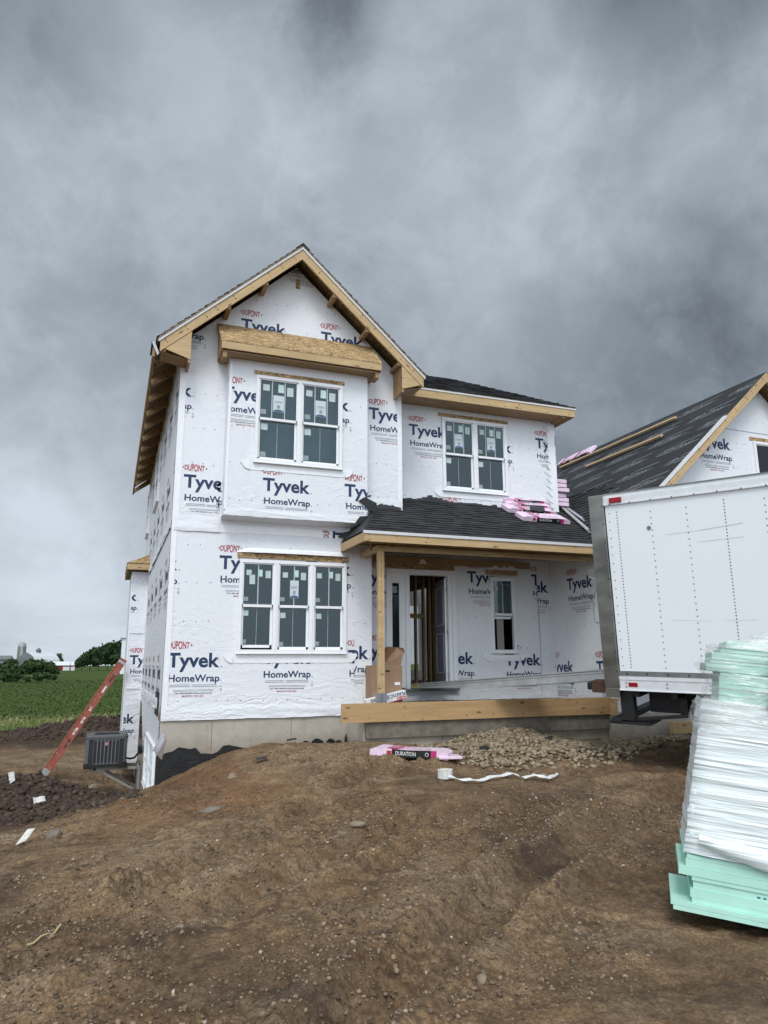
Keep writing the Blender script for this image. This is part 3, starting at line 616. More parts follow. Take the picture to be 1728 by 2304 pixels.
# side wall
ws = MB(); s0 = SD(0); Hs = [(-6.05, -4.6, 4.45, 5.85), (-10., -8.9, 4.45, 5.7), (-3.45, -.75, -1.35, -.45)]
wall_panel(ws, s0, -10.2, 0, -.02, 6.35, Hs[:2]); wall_panel(ws, s0, -7.0, -.12, -1.75, -.02, Hs[2:], planes=[(-3.9, -1.35, .42, .9), (-.62, 0, -.95, .22)][:1])
for row, (z, off) in enumerate(((.83, .12), (2.42, .95), (4.02, .3), (5.55, .75), (-.72, .5))):
    y = off-.9
    while y < (7 if row != 4 else 4): place2d(ws, BLK, (-(y+.84), z), s0, (-10.1, -.01, -1.6, 6.3), planes=[(-3.9, -1.35, .42, .9)] if row == 4 else ()); y += 1.43
staples(ws, s0, -6.6, 0, .2, 6.2, .4, .6, Hs)
seam(ws, s0, [(-6.9, .22), (-3.4, .20), (-.08, -.02)], .05); seam(ws, s0, [(-6.5, 3.15), (-.1, 3.05)], .05); seam(ws, s0, [(-.045, 0), (-.045, 6.3)], .09)
obj('side_wall', ws, house); hem(s0, -6.9, -.02, 3.02, .2, .05, 9); hem(s0, -6.9, -.9, .12, .2, .05, 12)
m_ = MB().box((-.01, .55, .02), (.02, 1.45, .40), 'black_metal'); obj('utility_box_opening', m_, house)
for u, v0_, v1_ in ((-.2, 0, .55), ): pass
c = MB().poly([(-.012, .05, 0), (-.012, .40, -.02), (-.012, .05, .26)], 'osb'); obj('exposed_sheathing', c, house); 
# other outer walls (unseen sides, plain wrap) and the basement
o_ = MB(); wall_panel(o_, ((0, 10.2, 0), (1, 0, 0), (0, 0, 1), (0, 1, 0)), 0, 14.8, 0, 6.0, [(8.0, 8.7, .62, 2.7)]); 
o_.poly([(7.9, .7, 3.3), (7.9, 10.2, 3.3), (7.9, 10.2, 6.1), (7.9, .7, 6.1)], 'wrap')
obj('rear_wall', o_, house)
f = MB(); f.box((0, 0.02, -2.7), (3.44, .25, 0), 'concrete'); f.box((3.0, -.86, -2.7), (7.595, -.6, -.03), 'concrete'); f.box((3.003, -.6, -2.7), (3.25, .02, -.03), 'concrete'); f.box((3.26, -.6, -.35), (7.59, .72, -.04), 'concrete')
f.box((7.604, -1.30, -2.7), (7.85, .72, .0), 'concrete'); f.box((7.6, -1.56, -2.7), (15.2, -1.3, .0), 'concrete')
f.box((.01, .25, -3.4), (.24, 10.15, -1.3), 'concrete'); f.box((.012, .25, -3.4), (.22, .62, -.03), 'concrete')
for X in (4.35, 5.7, 6.75): f.box((X, -.864, -1.2), (X+.007, -.858, -.03), 'tar')
for X in (.78, 2.05): f.box((X, .014, -1.2), (X+.006, .022, -.0), 'rock_grey')
obj('foundation', f, house, .004)
tar = MB(); r = random.Random(3); top = [(-.005, -.50), (.25, -.47)]
x = .25
zt = [-.47, -.46, -.40, -.42, -.44, -.41, -.50, -.52, -.52, -.49, -.42, -.40, -.43, -.44, -.46, -.47, -.5]
pts = [(-.006, -.52)]+[(.12+i*.085, z+r.uniform(-.012, .012)) for i, z in enumerate(zt)]
for a, b in zip(pts, pts[1:]): tar.poly([(a[0], .008, -1.6), (b[0], .008, -1.6), (b[0], .008, b[1]), (a[0], .008, a[1])], 'tar')
tar.poly([(-.006, .008, -1.6), (-.006, .5, -1.6), (-.006, .5, -.6), (-.006, .008, -.36)], 'tar')
obj('waterproofing_membrane', tar, house)
for x0, hh, ww in ((2.28, .04, .10), (2.47, .07, .13), (2.70, .06, .10), (2.84, .03, .07), (2.97, .13, .03)): obj('membrane_flap', MB().poly([(x0-ww, -.02, -.8), (x0+ww, -.02, -.8), (x0+ww*.9, -.03, -.43+hh*.4), (x0+ww*.4, -.04, -.42+hh*.8), (x0-ww*.1, -.04, -.42+hh), (x0-ww*.6, -.03, -.43+hh*.5)], 'tar'), house)
# box bay over the ground floor windows, upper floor
BX0, BX1, BZ0, BZ1 = .78, 3.26, 3.235, 6.1; frb = FR(-.3); b = MB(); H2 = (1.24, 2.78, 4.16, 5.70); HOL = {id(b): [H2]}
wall_panel(b, frb, BX0, BX1, BZ0, BZ1, [H2]); sb = SD(BX0); wall_panel(b, sb, 0, .3, BZ0, BZ1); b.poly([(BX1, -.3, BZ0), (BX1, 0, BZ0), (BX1, 0, BZ1), (BX1, -.3, BZ1)], 'wrap'); b.poly([(BX0, -.3, BZ0), (BX0, 0, BZ0-.05), (BX1, 0, BZ0-.05), (BX1, -.3, BZ0)], 'wrap')
blk(500, 866, -.3, b, frb, (BX0, 3.3, 3, 6)); blk(788, 899, -.3, b, frb, (BX0, BX1, 3, 6), right=1); blk(590.8, 1073.8, -.3, b, frb); blk(774.5, 1087.9, -.3, b, frb, (BX0, BX1, 3, 6))
staples(b, frb, BX0, BX1, 3.5, 5.9, .19, .62, [H2]); seam(b, frb, [(BX0+.02, 3.3), (BX0+.03, 5.9)], .05); seam(b, frb, [(BX0, 3.30), (BX1, 3.30)], .03)
obj('bay_wall', b, house); hem(frb, BX0, BX1, BZ0-.01, .12, .02, 4)
# recessed wall: upper part and porch wall
R = .7; frr = FR(R); u = MB(); HU = (5.20, 6.68, 4.22, 5.74); HOL = {id(u): [HU]}; wall_panel(u, frr, 4.04, 7.9, 3.6, 6.06, [HU])
blk(918.8, 952.6, R, u, frr); blk(1152, 997, R, u, frr, right=1); blk(1203.3, 985, R, u, frr, (4, 7.70, 3, 6)); blk(1262, 983, R, u, frr, (7.74, 7.9, 3, 6), right=1)
blk(998, 1134, R, u, frr); blk(1142, 1147, R, u, frr)
staples(u, frr, 4.1, 7.5, 4.05, 6.0, .19, .62, [HU]); seam(u, frr, [(7.80, 3.9), (7.79, 5.0), (7.80, 6.05)], .18); 
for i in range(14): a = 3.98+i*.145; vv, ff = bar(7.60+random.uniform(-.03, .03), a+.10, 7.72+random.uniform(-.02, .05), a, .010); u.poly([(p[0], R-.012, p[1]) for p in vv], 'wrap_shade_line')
obj('upper_wall', u, house); hem(frr, 4.06, 7.86, 3.88, .09, .03, 21)
pw = MB(); HD = (4.0, 5.40, .38, 2.56); HW = (6.18, 6.73, 1.04, 2.52); HOL = {id(pw): [HD, HW]}
wall_panel(pw, frr, 3.42, 7.62, -.02, 3.35, [HD, HW])
blk(1049.7, 1284.5, R, pw, frr, (5.42, 6.3, .1, 3)); blk(1067, 1467, R, pw, frr, (5.42, 7, .1, 3), right=1); blk(1194, 1292, R, pw, frr, (6.8, 7.27, .1, 3)); blk(1234, 1309, R, pw, frr, (7.27, 7.6, .1, 3), right=1)
blk(1135, 1471, R, pw, frr); blk(895, 1556, R, pw, frr, (4.1, 7.6, -.1, .34), rot=-math.pi/2); blk(812, 1283, R, pw, frr, (3.45, 3.98, .1, 3)); blk(812, 1450, R, pw, frr, (3.45, 3.98, .1, 3))
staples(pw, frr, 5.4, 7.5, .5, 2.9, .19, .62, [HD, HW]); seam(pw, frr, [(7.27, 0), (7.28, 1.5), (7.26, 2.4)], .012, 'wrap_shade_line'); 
obj('porch_wall', pw, house); hem(frr, 3.5, 7.55, .0, .3, .05, 23)
# garage: side wall, front wall with gable
GX, GY = 7.61, -1.55; gs = MB(); sg = SD(GX); wall_panel(gs, sg, -.7, 1.55, 0, 3.1)
for px, py, cl in ((1274.8, 1302.9, (-.7, 1.55, 0, 3)), (1236, 1486.8, (-.69, .45, .0, 3)), (1341, 1487, (-.7, 1.55, 0, 3))): p = onX(px, py, GX); place2d(gs, BLK, (-p[1], p[2]), sg, cl)
staples(gs, sg, -.65, 1.5, .3, 2.9, .19, .62); seam(gs, sg, [(-.66, 0), (-.65, 3)], .03); obj('garage_side_wall', gs, house)
GRX, GRZ, GRS = 11.22, 6.56, .905; gn = np.array([GRS, 1.0]); gn /= np.linalg.norm(gn)
gpl = [(GRX, GRZ-.17, -gn[0], -gn[1]), (GRX, GRZ-.17, gn[0], -gn[1])]
gf = MB(); frg = FR(GY); HG = (11.02, 12.0, 3.55, 5.18); wall_panel(gf, frg, GX, 15.0, 0, 6.6, [HG, (8.9, 13.6, .05, 2.3)], gpl)
p = onY(1643, 989, GY); place2d(gf, BLK, (p[0]-.84, p[2]), frg, planes=gpl); place2d(gf, BLK, (11.62, 6.05), frg, rot=.74, planes=gpl+[(0, 5.42, 0, 1)])
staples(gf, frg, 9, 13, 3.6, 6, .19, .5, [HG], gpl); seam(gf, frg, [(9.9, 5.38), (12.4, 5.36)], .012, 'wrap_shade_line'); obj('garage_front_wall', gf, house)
# windows
window(house, fr0, *H3[:2], *H3[2:], 3, 2, {0: .03}, 'tri', label='white triple window with stickers on the panes, ground floor front'); osb_strip(house, fr0, 1.08, 3.0, 2.575, 2.665, .03); flap(house, fr0, 1.06, 3.02, 2.665, .09, .09); flashing(house, fr0, 1.06, 3.02, .86, 1.0)
window(house, frb, *H2[:2], *H2[2:], 2, 3, None, 'full', label='white twin window in the projecting upper bay'); osb_strip(house, frb, 1.20, 2.82, 5.725, 5.79); flashing(house, frb, 1.18, 2.84, 4.02, 4.14)
window(house, frr, *HU[:2], *HU[2:], 2, 3, None, 'full', label='white twin window above the porch roof'); osb_strip(house, frr, 5.13, 6.74, 5.765, 5.835); flashing(house, frr, 5.15, 6.72, 4.08, 4.2)
window(house, frr, *HW[:2], *HW[2:], 1, 2, {0: .60}, 'side', label='narrow white window beside the front door'); osb_strip(house, frr, 6.10, 6.80, 2.565, 2.655, .05); flap(house, frr, 6.06, 6.84, 2.65, .14, .14); flashing(house, frr, 6.12, 6.8, .88, 1.0)
window(house, frg, *HG[:2], *HG[2:], 1, 2, None, None, label='white window in the garage gable'); osb_strip(house, frg, 10.95, 12.1, 5.2, 5.27)
window(house, s0, *Hs[0][:2], *Hs[0][2:], 1, 2, None, None); window(house, s0, *Hs[1][:2], *Hs[1][2:], 1, 2, None, None); window(house, s0, *Hs[2][:2], *Hs[2][2:], 2, 0, None, None, label='low white basement window half buried by soil')
fl = MB(); 
for i in range(9):
    a = -.95-.16*i*.5; fl.poly([(-.02-.05*random.random(), a, -.45+.12*random.random()), (-.12-.05*random.random(), a-.22, -.30), (-.03, a-.25, -.02-.1*random.random()), (-.02, a-.05, -.12)], 'wrap_white_tape')
obj('wrap_flap', fl, house)
# front door unit: frame, sidelight, open slab
M0 = Matrix(((1, 0, 0, 0), (0, 1, 0, 0), (0, 0, 1, 0), (0, 0, 0, 1)))
d = MB(); Y0, Y1 = R-.05, R+.10
for a, b, c, e in ((3.97, 5.42, 2.50, 2.60), (3.97, 4.03, .38, 2.50), (5.33, 5.42, .38, 2.50), (4.36, 4.44, .38, 2.50), (5.26, 5.33, .40, 2.50)): d.box((a, Y0 if a != 5.26 else R+.0, c), (b, Y1, e), 'vinyl')
d.box((3.95, R-.10, .34), (5.42, R+.12, .385), 'alu_dull'); d.box((4.44, R-.1, .385), (5.3, R+.1, .40), 'black_metal'); df = obj('door_frame', d, house, .004)
s = MB(); s.box((4.03, R-.01, .40), (4.10, R+.035, 2.50), 'vinyl'); s.box((4.24, R-.01, .40), (4.36, R+.035, 2.50), 'vinyl'); s.box((4.10, R-.01, 2.33), (4.24, R+.035, 2.50), 'vinyl'); s.box((4.10, R-.01, .40), (4.24, R+.035, .62), 'vinyl')
sl = obj('sidelight', s, df, .004); g = MB().box((4.10, R+.008, .62), (4.24, R+.014, 2.33), 'glass'); g.box((4.105, R+.001, 2.14), (4.20, R+.004, 2.27), 'sticker_grey'); label_text(g, 'SOCAL', .03, .1, (4.115, 2.08), FR(R+.004), 'sticker_grey'); obj('sidelight_pane', g, df)
hinge = Vector((5.25, R+.10, .40)); an = math.radians(102); Md = Matrix.Translation(hinge)@Matrix.Rotation(math.pi-an, 4, 'Z')
s = MB().box((0, -.022, 0), (.84, .022, 2.07), 'door_paint', Md)
for x0, x1, z0, z1 in ((.10, .74, .25, 1.02), (.10, .74, 1.16, 1.93)):
    for sy in (-.022, .022):
        e = .006*(1 if sy > 0 else -1)
        for a, b_, c_, d_ in ((x0, x1, z0, z0+.025), (x0, x1, z1-.025, z1), (x0, x0+.025, z0, z1), (x1-.025, x1, z0, z1)): s.box((a, min(sy, sy+e), c_), (b_, max(sy, sy+e), d_), 'vinyl', Md)
s.box((-.004, -.020, 0), (.0, .020, 2.07), 'vinyl', Md); ds = obj('door_slab', s, df, .003)
for z in (.22, 1.03, 1.84): obj('hinge', MB().box((-.03, -.03, z-.05), (.012, -.012, z+.05), 'black_metal', Md), df)
osb_strip(house, frr, 3.96, 5.40, 2.61, 2.70, .03); flap(house, frr, 3.94, 5.42, 2.70, .17, .12)
# interior seen through door and windows
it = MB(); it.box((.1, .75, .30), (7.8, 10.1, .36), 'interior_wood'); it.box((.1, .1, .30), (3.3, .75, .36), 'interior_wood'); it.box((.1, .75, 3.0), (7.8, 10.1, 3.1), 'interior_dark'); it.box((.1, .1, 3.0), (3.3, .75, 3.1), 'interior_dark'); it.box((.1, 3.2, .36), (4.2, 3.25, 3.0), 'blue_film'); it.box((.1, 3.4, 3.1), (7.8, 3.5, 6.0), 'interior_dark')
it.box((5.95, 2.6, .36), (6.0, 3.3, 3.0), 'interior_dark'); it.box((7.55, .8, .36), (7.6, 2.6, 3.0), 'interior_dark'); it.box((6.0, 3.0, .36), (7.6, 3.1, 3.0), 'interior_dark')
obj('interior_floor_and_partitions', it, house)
for k, (x, y) in enumerate(((4.80, 1.7), (5.08, 1.9), (5.15, 3.4), (5.38, 3.4), (5.30, 2.0), (5.42, 1.95), (5.50, 1.9), (5.60, 1.85), (5.25, 4.2), (1.3, 2.4), (1.9, 2.9), (2.6, 2.6), (6.5, 2.2))):
    lumber('stud', (x, y, .36), (x, y, 3.0), .04, .09, 'pine_shade', house, up=(0, 1, 0), bevel=0)
lumber('stud_plate', (4.78, 1.75, 1.80), (5.32, 2.0, 1.80), .04, .09, 'pine_shade', house)
obj('stored_panel', MB().box((2.2, 2.2, .4), (2.9, 2.26, 1.7), 'sticker_grey').box((1.25, 2.4, .9), (1.5, 2.45, 1.9), 'sticker').box((2.5, 2.17, 1.9), (2.75, 2.2, 2.2), 'ink_blue'), house)
# --- roofs
def clip_poly(poly, a, b, c):      # keep a*u+b*v >= c
    out = []; n = len(poly)
    for i in range(n):
        p, q = poly[i], poly[(i+1) % n]; dp = a*p[0]+b*p[1]-c; dq = a*q[0]+b*q[1]-c
        if dp >= 0: out.append(p)
        if (dp > 0) != (dq > 0) and dp != dq: t = dp/(dp-dq); out.append((p[0]+(q[0]-p[0])*t, p[1]+(q[1]-p[1])*t))
    return out
def shingled(name, org, u, up, poly, parent, mat='shingle', course=.142, deck=True, v_from=None):
    """poly in (u, v) metres on the slope; every course a slightly lifted strip with a butt edge"""
    org = np.array(org, float); u = np.array(u, float)/np.linalg.norm(u); v = np.array(up, float)/np.linalg.norm(up); n = np.cross(u, v); n = n if n[2] > 0 else -n
    mb = MB(); vmin = min(p[1] for p in poly); vmax = max(p[1] for p in poly); P = lambda a, b, h: org+u*a+v*b+n*h; rr = random.Random(5)
    k = vmin
    while k < vmax-1e-4:
        c = clip_poly(clip_poly(poly, 0, 1, k), 0, -1, -(k+course))
        if len(c) >= 3:
            us = [p[0] for p in c]; a0, a1 = min(us), max(us); x = a0
            while x < a1-1e-4:             # tabs of random width and lift
                x2 = min(a1, x+rr.uniform(.14, .34)); cc = clip_poly(clip_poly(c, 1, 0, x), -1, 0, -x2)
                if len(cc) >= 3:
                    lf = rr.choice((.009, .013, .018)); mb.poly([P(a, b, .004+lf*(1-(b-k)/course)) for a, b in cc], mat, [(a, b) for a, b in cc])
                    low = sorted(p[0] for p in cc if abs(p[1]-k) < 1e-5)
                    if len(low) >= 2: a, b = low[0], low[-1]; mb.poly([P(a, k, .0), P(b, k, .0), P(b, k, .004+lf), P(a, k, .004+lf)], mat, [(a, k)]*4)
                x = x2
        k += course
    o = obj(name, mb, parent)
    if deck:
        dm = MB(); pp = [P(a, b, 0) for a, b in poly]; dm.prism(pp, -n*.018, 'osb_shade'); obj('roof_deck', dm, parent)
    return o
# gable roof over the whole left wing; slope vectors
EL, ER = -.46, 4.36; YB = 10.25; sl = math.hypot(1, RS)
zt = lambda x: rakez(x)+.02
for sgn, ex in ((-1, -.42), (1, 4.36)):
    y0 = RYF-.03; Ln = abs(ex-RX)*sl; depth = YB-y0
    org = (ex, y0, zt(ex)); shingled('gable_roof', org, (0, 1, 0), (-sgn, 0, RS), [(0, 0), (depth, 0), (depth, Ln), (0, Ln)] if sgn < 0 else [(0, 0), (3.2, 0), (depth, Ln*.55), (depth, Ln), (0, Ln)], house)
obj('ridge_cap', MB().prism([(RX-.13, RYF-.04, zt(RX)-.09), (RX, RYF-.04, zt(RX)+.035), (RX+.13, RYF-.04, zt(RX)-.09), (RX, RYF-.04, zt(RX)-.01)], (0, 10.6, 0), 'shingle'), house)
# rake boards (two per gable, mitred), white drip edge, lookouts, end boxes
def rake(xe, xr, ztop, slope, y, h, t, parent, mat='pine'):
    """board on the plane y from eave x to ridge x: top edge on z = ztop - slope*|x-xr|, height h measured vertically"""
    z = lambda x: ztop-slope*abs(x-xr); pts = [(xe, z(xe)-h), (xr, z(xr)-h), (xr, z(xr)), (xe, z(xe))]
    L_ = math.hypot(xr-xe, z(xr)-z(xe)); d = Vector((xr-xe, 0, z(xr)-z(xe))).normalized(); up = Vector((-d.z, 0, d.x)); up = up if up.z > 0 else -up
    M = frameM((xe, y, z(xe)), d, (0, 1, 0) if d.cross(Vector((0, 1, 0))).dot(up) > 0 else (0, -1, 0), up); Mi = M.inverted(); mb = MB(); loc = [Mi@Vector((p[0], y, p[1])) for p in pts]; mb.prism(loc, (Mi.to_3x3()@Vector((0, t, 0))), mat)
    
    for k in range(int(L_/.35)):
        x_ = .15+k*.35+random.uniform(-.08, .08)
        for q in (.05, .12): mb.disc((x_, -.0015 if (Mi.to_3x3()@Vector((0, t, 0))).y > 0 else .0015, -q*.75), (1, 0, 0), (0, 0, 1), random.choice((.007, .010, .013)), 'knot', 6)
    return obj('rake_board', mb, parent, .003, M=M)
for xe in (-.37, 4.31):
    rake(xe, RX, RZ-.055, RS, RYF, .195, .04, house); 
    z = lambda x: RZ-RS*abs(x-RX); dr = MB(); e = xe-.03 if xe < RX else xe+.03
    dr.prism([(e, RYF-.018, z(e)-.062), (RX, RYF-.018, z(RX)-.062), (RX, RYF-.018, z(RX)+.004), (e, RYF-.018, z(e)+.004)], (0, .016, 0), 'drip'); obj('drip_edge', dr, house)
    xx = RX+(-.62 if xe < RX else .62); sg_ = -1 if xe < RX else 1
    for k, q in enumerate((.35, .98, 1.6, 2.0)):
        x = RX+sg_*(q+.28); zz = z(x)-.25; lumber('lookout', (x, RYF+.03, zz+.0), (x, .02, zz+.0), .075, .075, 'pine_shade', house, up=(sg_*-RS, 0, -1) if False else (0, 0, 1))
# eave end boxes: tapering triangle face plus a sloping underside board
for xa, xb in ((-.33, .12), (4.28, 3.88)):
    zc = RZ-.055-.195-RS*abs(xa-RX); zi = RZ-.25-RS*abs(xb-RX); mb = MB()
    mb.prism([(xa, RYF+.012, zc+.04), (xb, RYF+.012, zc-.10), (xb, RYF+.012, zi+.03)] if xa < RX else [(xb, RYF+.012, zi+.03), (xb, RYF+.012, zc-.10), (xa, RYF+.012, zc+.03)], (0, .035, 0), 'pine')
    mb.box((min(xb, xb+.04*(1 if xa > xb else -1)), RYF+.02, zc-.16), (max(xb, xb+.04*(1 if xa > xb else -1)), .0, zi), 'pine_shade')
    mb.poly([(xa, RYF+.03, zc-.02), (xb, RYF+.03, zc-.10), (xb, .0, zc-.10), (xa, .0, zc-.02)], 'pine_shade')
    obj('eave_box', mb, house, .002)
# left eave: open rafter tails under the sheathing, fascia behind the roof edge
ez = lambda x: rakez(x)-.03
ft = MB().box((-.475, -.30, ez(-.44)-.19), (-.435, YB, ez(-.44)-.03), 'pine_shade'); obj('fascia_board', ft, house, .003)
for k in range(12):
    y = .35+k*.90; y = min(y, YB-.04); mb = MB(); mb.prism([(-.44, y-.02, ez(-.44)-.15), (0.02, y-.02, ez(0)-.22), (0.02, y-.02, ez(0)-.02), (-.44, y-.02, ez(-.44)-.03)], (0, .04, 0), 'pine_shade'); obj('rafter_tail', mb, house)
obj('roof_edge_return', MB().prism([(-.49, -.34, ez(-.44)+.03), (-.40, -.34, ez(-.44)-.18), (-.37, -.34, ez(-.44)-.14), (-.46, -.34, ez(-.44)+.06)], (0, .03, 0), 'drip').poly([(-.50, -.31, ez(-.44)+.06), (-.34, -.31, ez(-.44)-.12), (-.3, .3, ez(-.44)+.25), (-.50, .3, ez(-.44)+.06)], 'shingle'), house)
# hipped roof over the recessed part
HE = 6.13; hs = .583; HL = math.hypot(1, hs); xr_ = 8.12; yf = .22
t = 1.85; shingled('hip_roof', (4.0, yf-.02, HE+.0), (1, 0, 0), (0, 1, hs), [(0, 0), (xr_-4.0, 0), (xr_-4.0-t, t*HL), (0-.6, t*HL)], house)
hp = MB(); hp.poly([(xr_, yf, HE), (xr_, YB, HE), (xr_-t, YB-t, HE+t*hs), (xr_-t, yf+t, HE+t*hs)], 'shingle'); hp.poly([(2.5, yf+t, HE+t*hs), (xr_-t, yf+t, HE+t*hs), (xr_-t, YB-t, HE+t*hs), (2.5, YB-t, HE+t*hs)], 'shingle'); hp.poly([(xr_, YB, HE), (2, YB, HE), (2, YB-t, HE+t*hs), (xr_-t, YB-t, HE+t*hs)], 'shingle'); obj('hip_roof_rear', hp, house)
lumber('fascia_board', (4.32, yf+.02, HE-.12), (8.10, yf+.02, HE-.12), .038, .165, 'pine', house, up=(0, 0, 1)); lumber('fascia_board', (8.08, yf+.04, HE-.12), (8.08, YB, HE-.12), .038, .165, 'pine', house)
obj('drip_edge', MB().box((4.2, yf-.012, HE-.045), (8.13, yf+.0, HE+.004), 'drip'), house)
obj('soffit_sheathing', MB().box((4.1, yf+.04, HE-.20), (8.06, R, HE-.19), 'pine_shade').box((7.91, yf+.04, HE-.21), (8.06, 10, HE-.20), 'pine_shade'), house); obj('soffit_block', MB().box((7.80, yf+.05, HE-.24), (7.90, R+.05, HE-.02), 'pine_shade'), house)
# pent roof over the bay window
pz0, pz1, py = 6.115, 6.68, -.57; pb = MB()
n_ = Vector((0, -(pz1-pz0), -py)).normalized()
pb.prism([(.585, py-.02, pz0+.0), (3.44, py-.02, pz0+.0), (3.44, 0, pz1), (.585, 0, pz1)], (0, 0, .022), 'osb')
obj('pent_roof_sheathing', pb, house, .001)
obj('sheathing_joint', MB().box((1.72, -.60, 6.1), (1.723, -.2, 6.12), 'vinyl_shadow').poly([(1.74, py, pz0+.025), (1.748, py, pz0+.025), (1.708, -.01, pz1+.025), (1.700, -.01, pz1+.025)], 'vinyl_shadow'), house)
lumber('pent_roof_fascia', (.60, py, pz0-.066), (3.43, py, pz0-.066), .038, .125, 'pine', house)
for x in (.605, 3.405):
    obj('pent_roof_end', MB().prism([(x, py+.02, pz0-.14), (x, py+.02, pz0-.01), (x, 0, pz1-.01), (x, 0, pz0-.14)], (.025, 0, 0), 'pine_shade'), house)
    lumber('pent_roof_block', (x+.06 if x < 2 else x-.04, py+.03, pz0-.20), (x+.06 if x < 2 else x-.04, -.3, pz0-.20), .07, .12, 'pine_shade', house)
obj('pent_roof_soffit', MB().box((.63, py+.02, pz0-.16), (3.40, 0, pz0-.145), 'pine_shade'), house)
p = onY(666, 629, 0); q = onY(675, 651, 0); obj('vent_hole_sheathing', MB().box((p[0], -.012, q[2]), (q[0], .0, p[2]), 'osb'), house)
# porch: roof, fascia, beams, posts, form boards, fill
PS = .526; PE = 2.93; py0 = -1.235; PL = math.hypot(1, PS); pz = lambda y: PE+PS*(y-py0)
hx, hy = 3.26, -.47
pol = [(2.87, py0), (8.9, py0), (8.9, 1.6), (4.06, 1.6), (4.06, 0.0), (3.42, .0), (hx, hy)]
shingled('porch_roof', (2.87, py0, PE), (1, 0, 0), (0, 1, PS), [(a-2.87, (b-py0)*PL) for a, b in pol], house)
A = np.array((2.87, py0, PE)); Bp = np.array((hx, hy, pz(hy))); Cc = np.array((2.87, .0, PE)); Dd = np.array((3.42, 0, pz(0)))
mb = MB(); mb.poly([Cc, A, Bp+np.array((0, 0, .01)), Dd-np.array((.1, 0, .03))], 'felt_black'); mb.poly([A+np.array((0, 0, .012)), A+np.array((.06, .02, .03)), Bp+np.array((.06, .02, .03)), Bp+np.array((0, 0, .025))], 'shingle'); obj('hip_felt', mb, house)
mb = MB(); rr = random.Random(8)
xs = np.linspace(3.3, 4.0, 9)
for a, b in zip(xs, xs[1:]): mb.poly([(a, -.05, pz(-.05)+.02), (b, -.05, pz(-.05)+.02), (b, -.01, pz(0)+.06+rr.uniform(0, .05)), (a, -.01, pz(0)+.06+rr.uniform(0, .05))], 'felt_black')
obj('flashing_felt', mb, house); mb = MB(); xs = np.linspace(4.08, 6.4, 22)
for a, b in zip(xs, xs[1:]): hh = .03+.10*max(0, 1-abs(a-4.9)/.4)+rr.uniform(0, .03); mb.poly([(a, R-.05, pz(R)-.02), (b, R-.05, pz(R)-.02), (b, R-.012, pz(R)+hh), (a, R-.012, pz(R)+hh*.9)], 'felt_black')
obj('flashing_felt', mb, house); mb = MB(); mb.poly([(3.08, -.32, 3.62), (3.40, -.33, 3.42), (3.42, -.34, 3.60), (3.2, -.33, 3.70)], 'felt_black'); obj('felt_corner', mb, house); mb = MB(); mb.poly([(3.02, -.33, 3.22), (3.25, -.36, 3.2), (3.3, -.4, 3.36), (3.1, -.36, 3.34)], 'felt_black'); obj('felt_corner', mb, house); mb = MB(); mb.poly([(2.80, -.02, 3.02), (2.95, -.1, 2.98), (3.0, -.1, 3.12), (2.9, -.02, 3.10)], 'felt_black')
obj('felt_corner', mb, house)
lumber('porch_fascia', (2.88, py0+.025, PE-.10), (7.32, py0+.025, PE-.10), .038, .145, 'pine', house); lumber('porch_fascia', (2.89, .0, PE-.10), (2.89, py0+.045, PE-.10), .038, .145, 'pine', house)
obj('drip_edge', MB().box((2.86, py0-.012, PE-.045), (7.35, py0, PE+.004), 'drip'), house)
BZ = 2.70; lumber('porch_beam', (3.24, -.85, BZ+.02), (7.6, -.85, BZ+.02), .09, .085, 'pine', house); lumber('porch_beam', (3.27, -.80, BZ+.02), (3.27, .05, BZ+.02), .09, .085, 'pine', house); lumber('porch_beam', (3.2, -.62, BZ+.10), (7.6, -.62, BZ+.10), .04, .19, 'pine_shade', house); lumber('porch_beam', (3.35, .60, BZ+.06), (7.05, .60, BZ+.06), .04, .13, 'pine_shade', house)
lumber('porch_beam', (2.95, -1.02, BZ+.13), (7.4, -1.02, BZ+.13), .04, .12, 'pine_shade', house)
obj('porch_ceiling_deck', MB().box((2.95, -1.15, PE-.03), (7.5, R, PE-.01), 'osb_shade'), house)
obj('porch_post', MB().box((3.245, -.885, .36), (3.30, -.80, BZ-.02), 'pine').box((3.303, -.885, .36), (3.35, -.80, BZ-.02), 'pine'), house, .003)
obj('post_base', MB().box((3.225, -.905, .20), (3.29, -.78, .385), 'galv').box((3.297, -.905, .20), (3.38, -.78, .385), 'galv').box((3.22, -.90, .18), (3.39, -.78, .205), 'galv'), house, .002)
cz = .005
obj('porch_fill', MB().box((3.02, -.93, -.3), (7.6, .7, .16), 'rock_grey'), house)
for i in range(0): pass
# garage roof
Y0g = GY-.34; Yg1 = 9.0; GL = (GRX-7.28)*math.hypot(1, GRS); ez0 = GRZ-GRS*(GRX-7.28)
und = MB(); und.poly([(7.28, Y0g, ez0), (GRX, Y0g, GRZ), (GRX, Yg1, GRZ), (7.28, Yg1, ez0)], 'underlay'); gd = np.array([1, 0, GRS])/math.hypot(1, GRS); gnn = np.array([-GRS, 0, 1])/math.hypot(1, GRS)
fru = ((7.28, 0, ez0), (0, -1, 0), tuple(gd), tuple(gnn)); rr = random.Random(4)
lens = [bar(-.05, .02, .45, .19, .020), bar(.45, .19, 1.05, .23, .020), bar(-.05, -.04, .5, -.06, .020), bar(.5, -.06, 1.05, .03, .020)]
Sg = shape_union([((text2d('RhinoRoof', .13, .80, .0, .3)), (.08, 0), 'underlay_print')]+[(q, (0, 0), 'underlay_print') for q in lens])
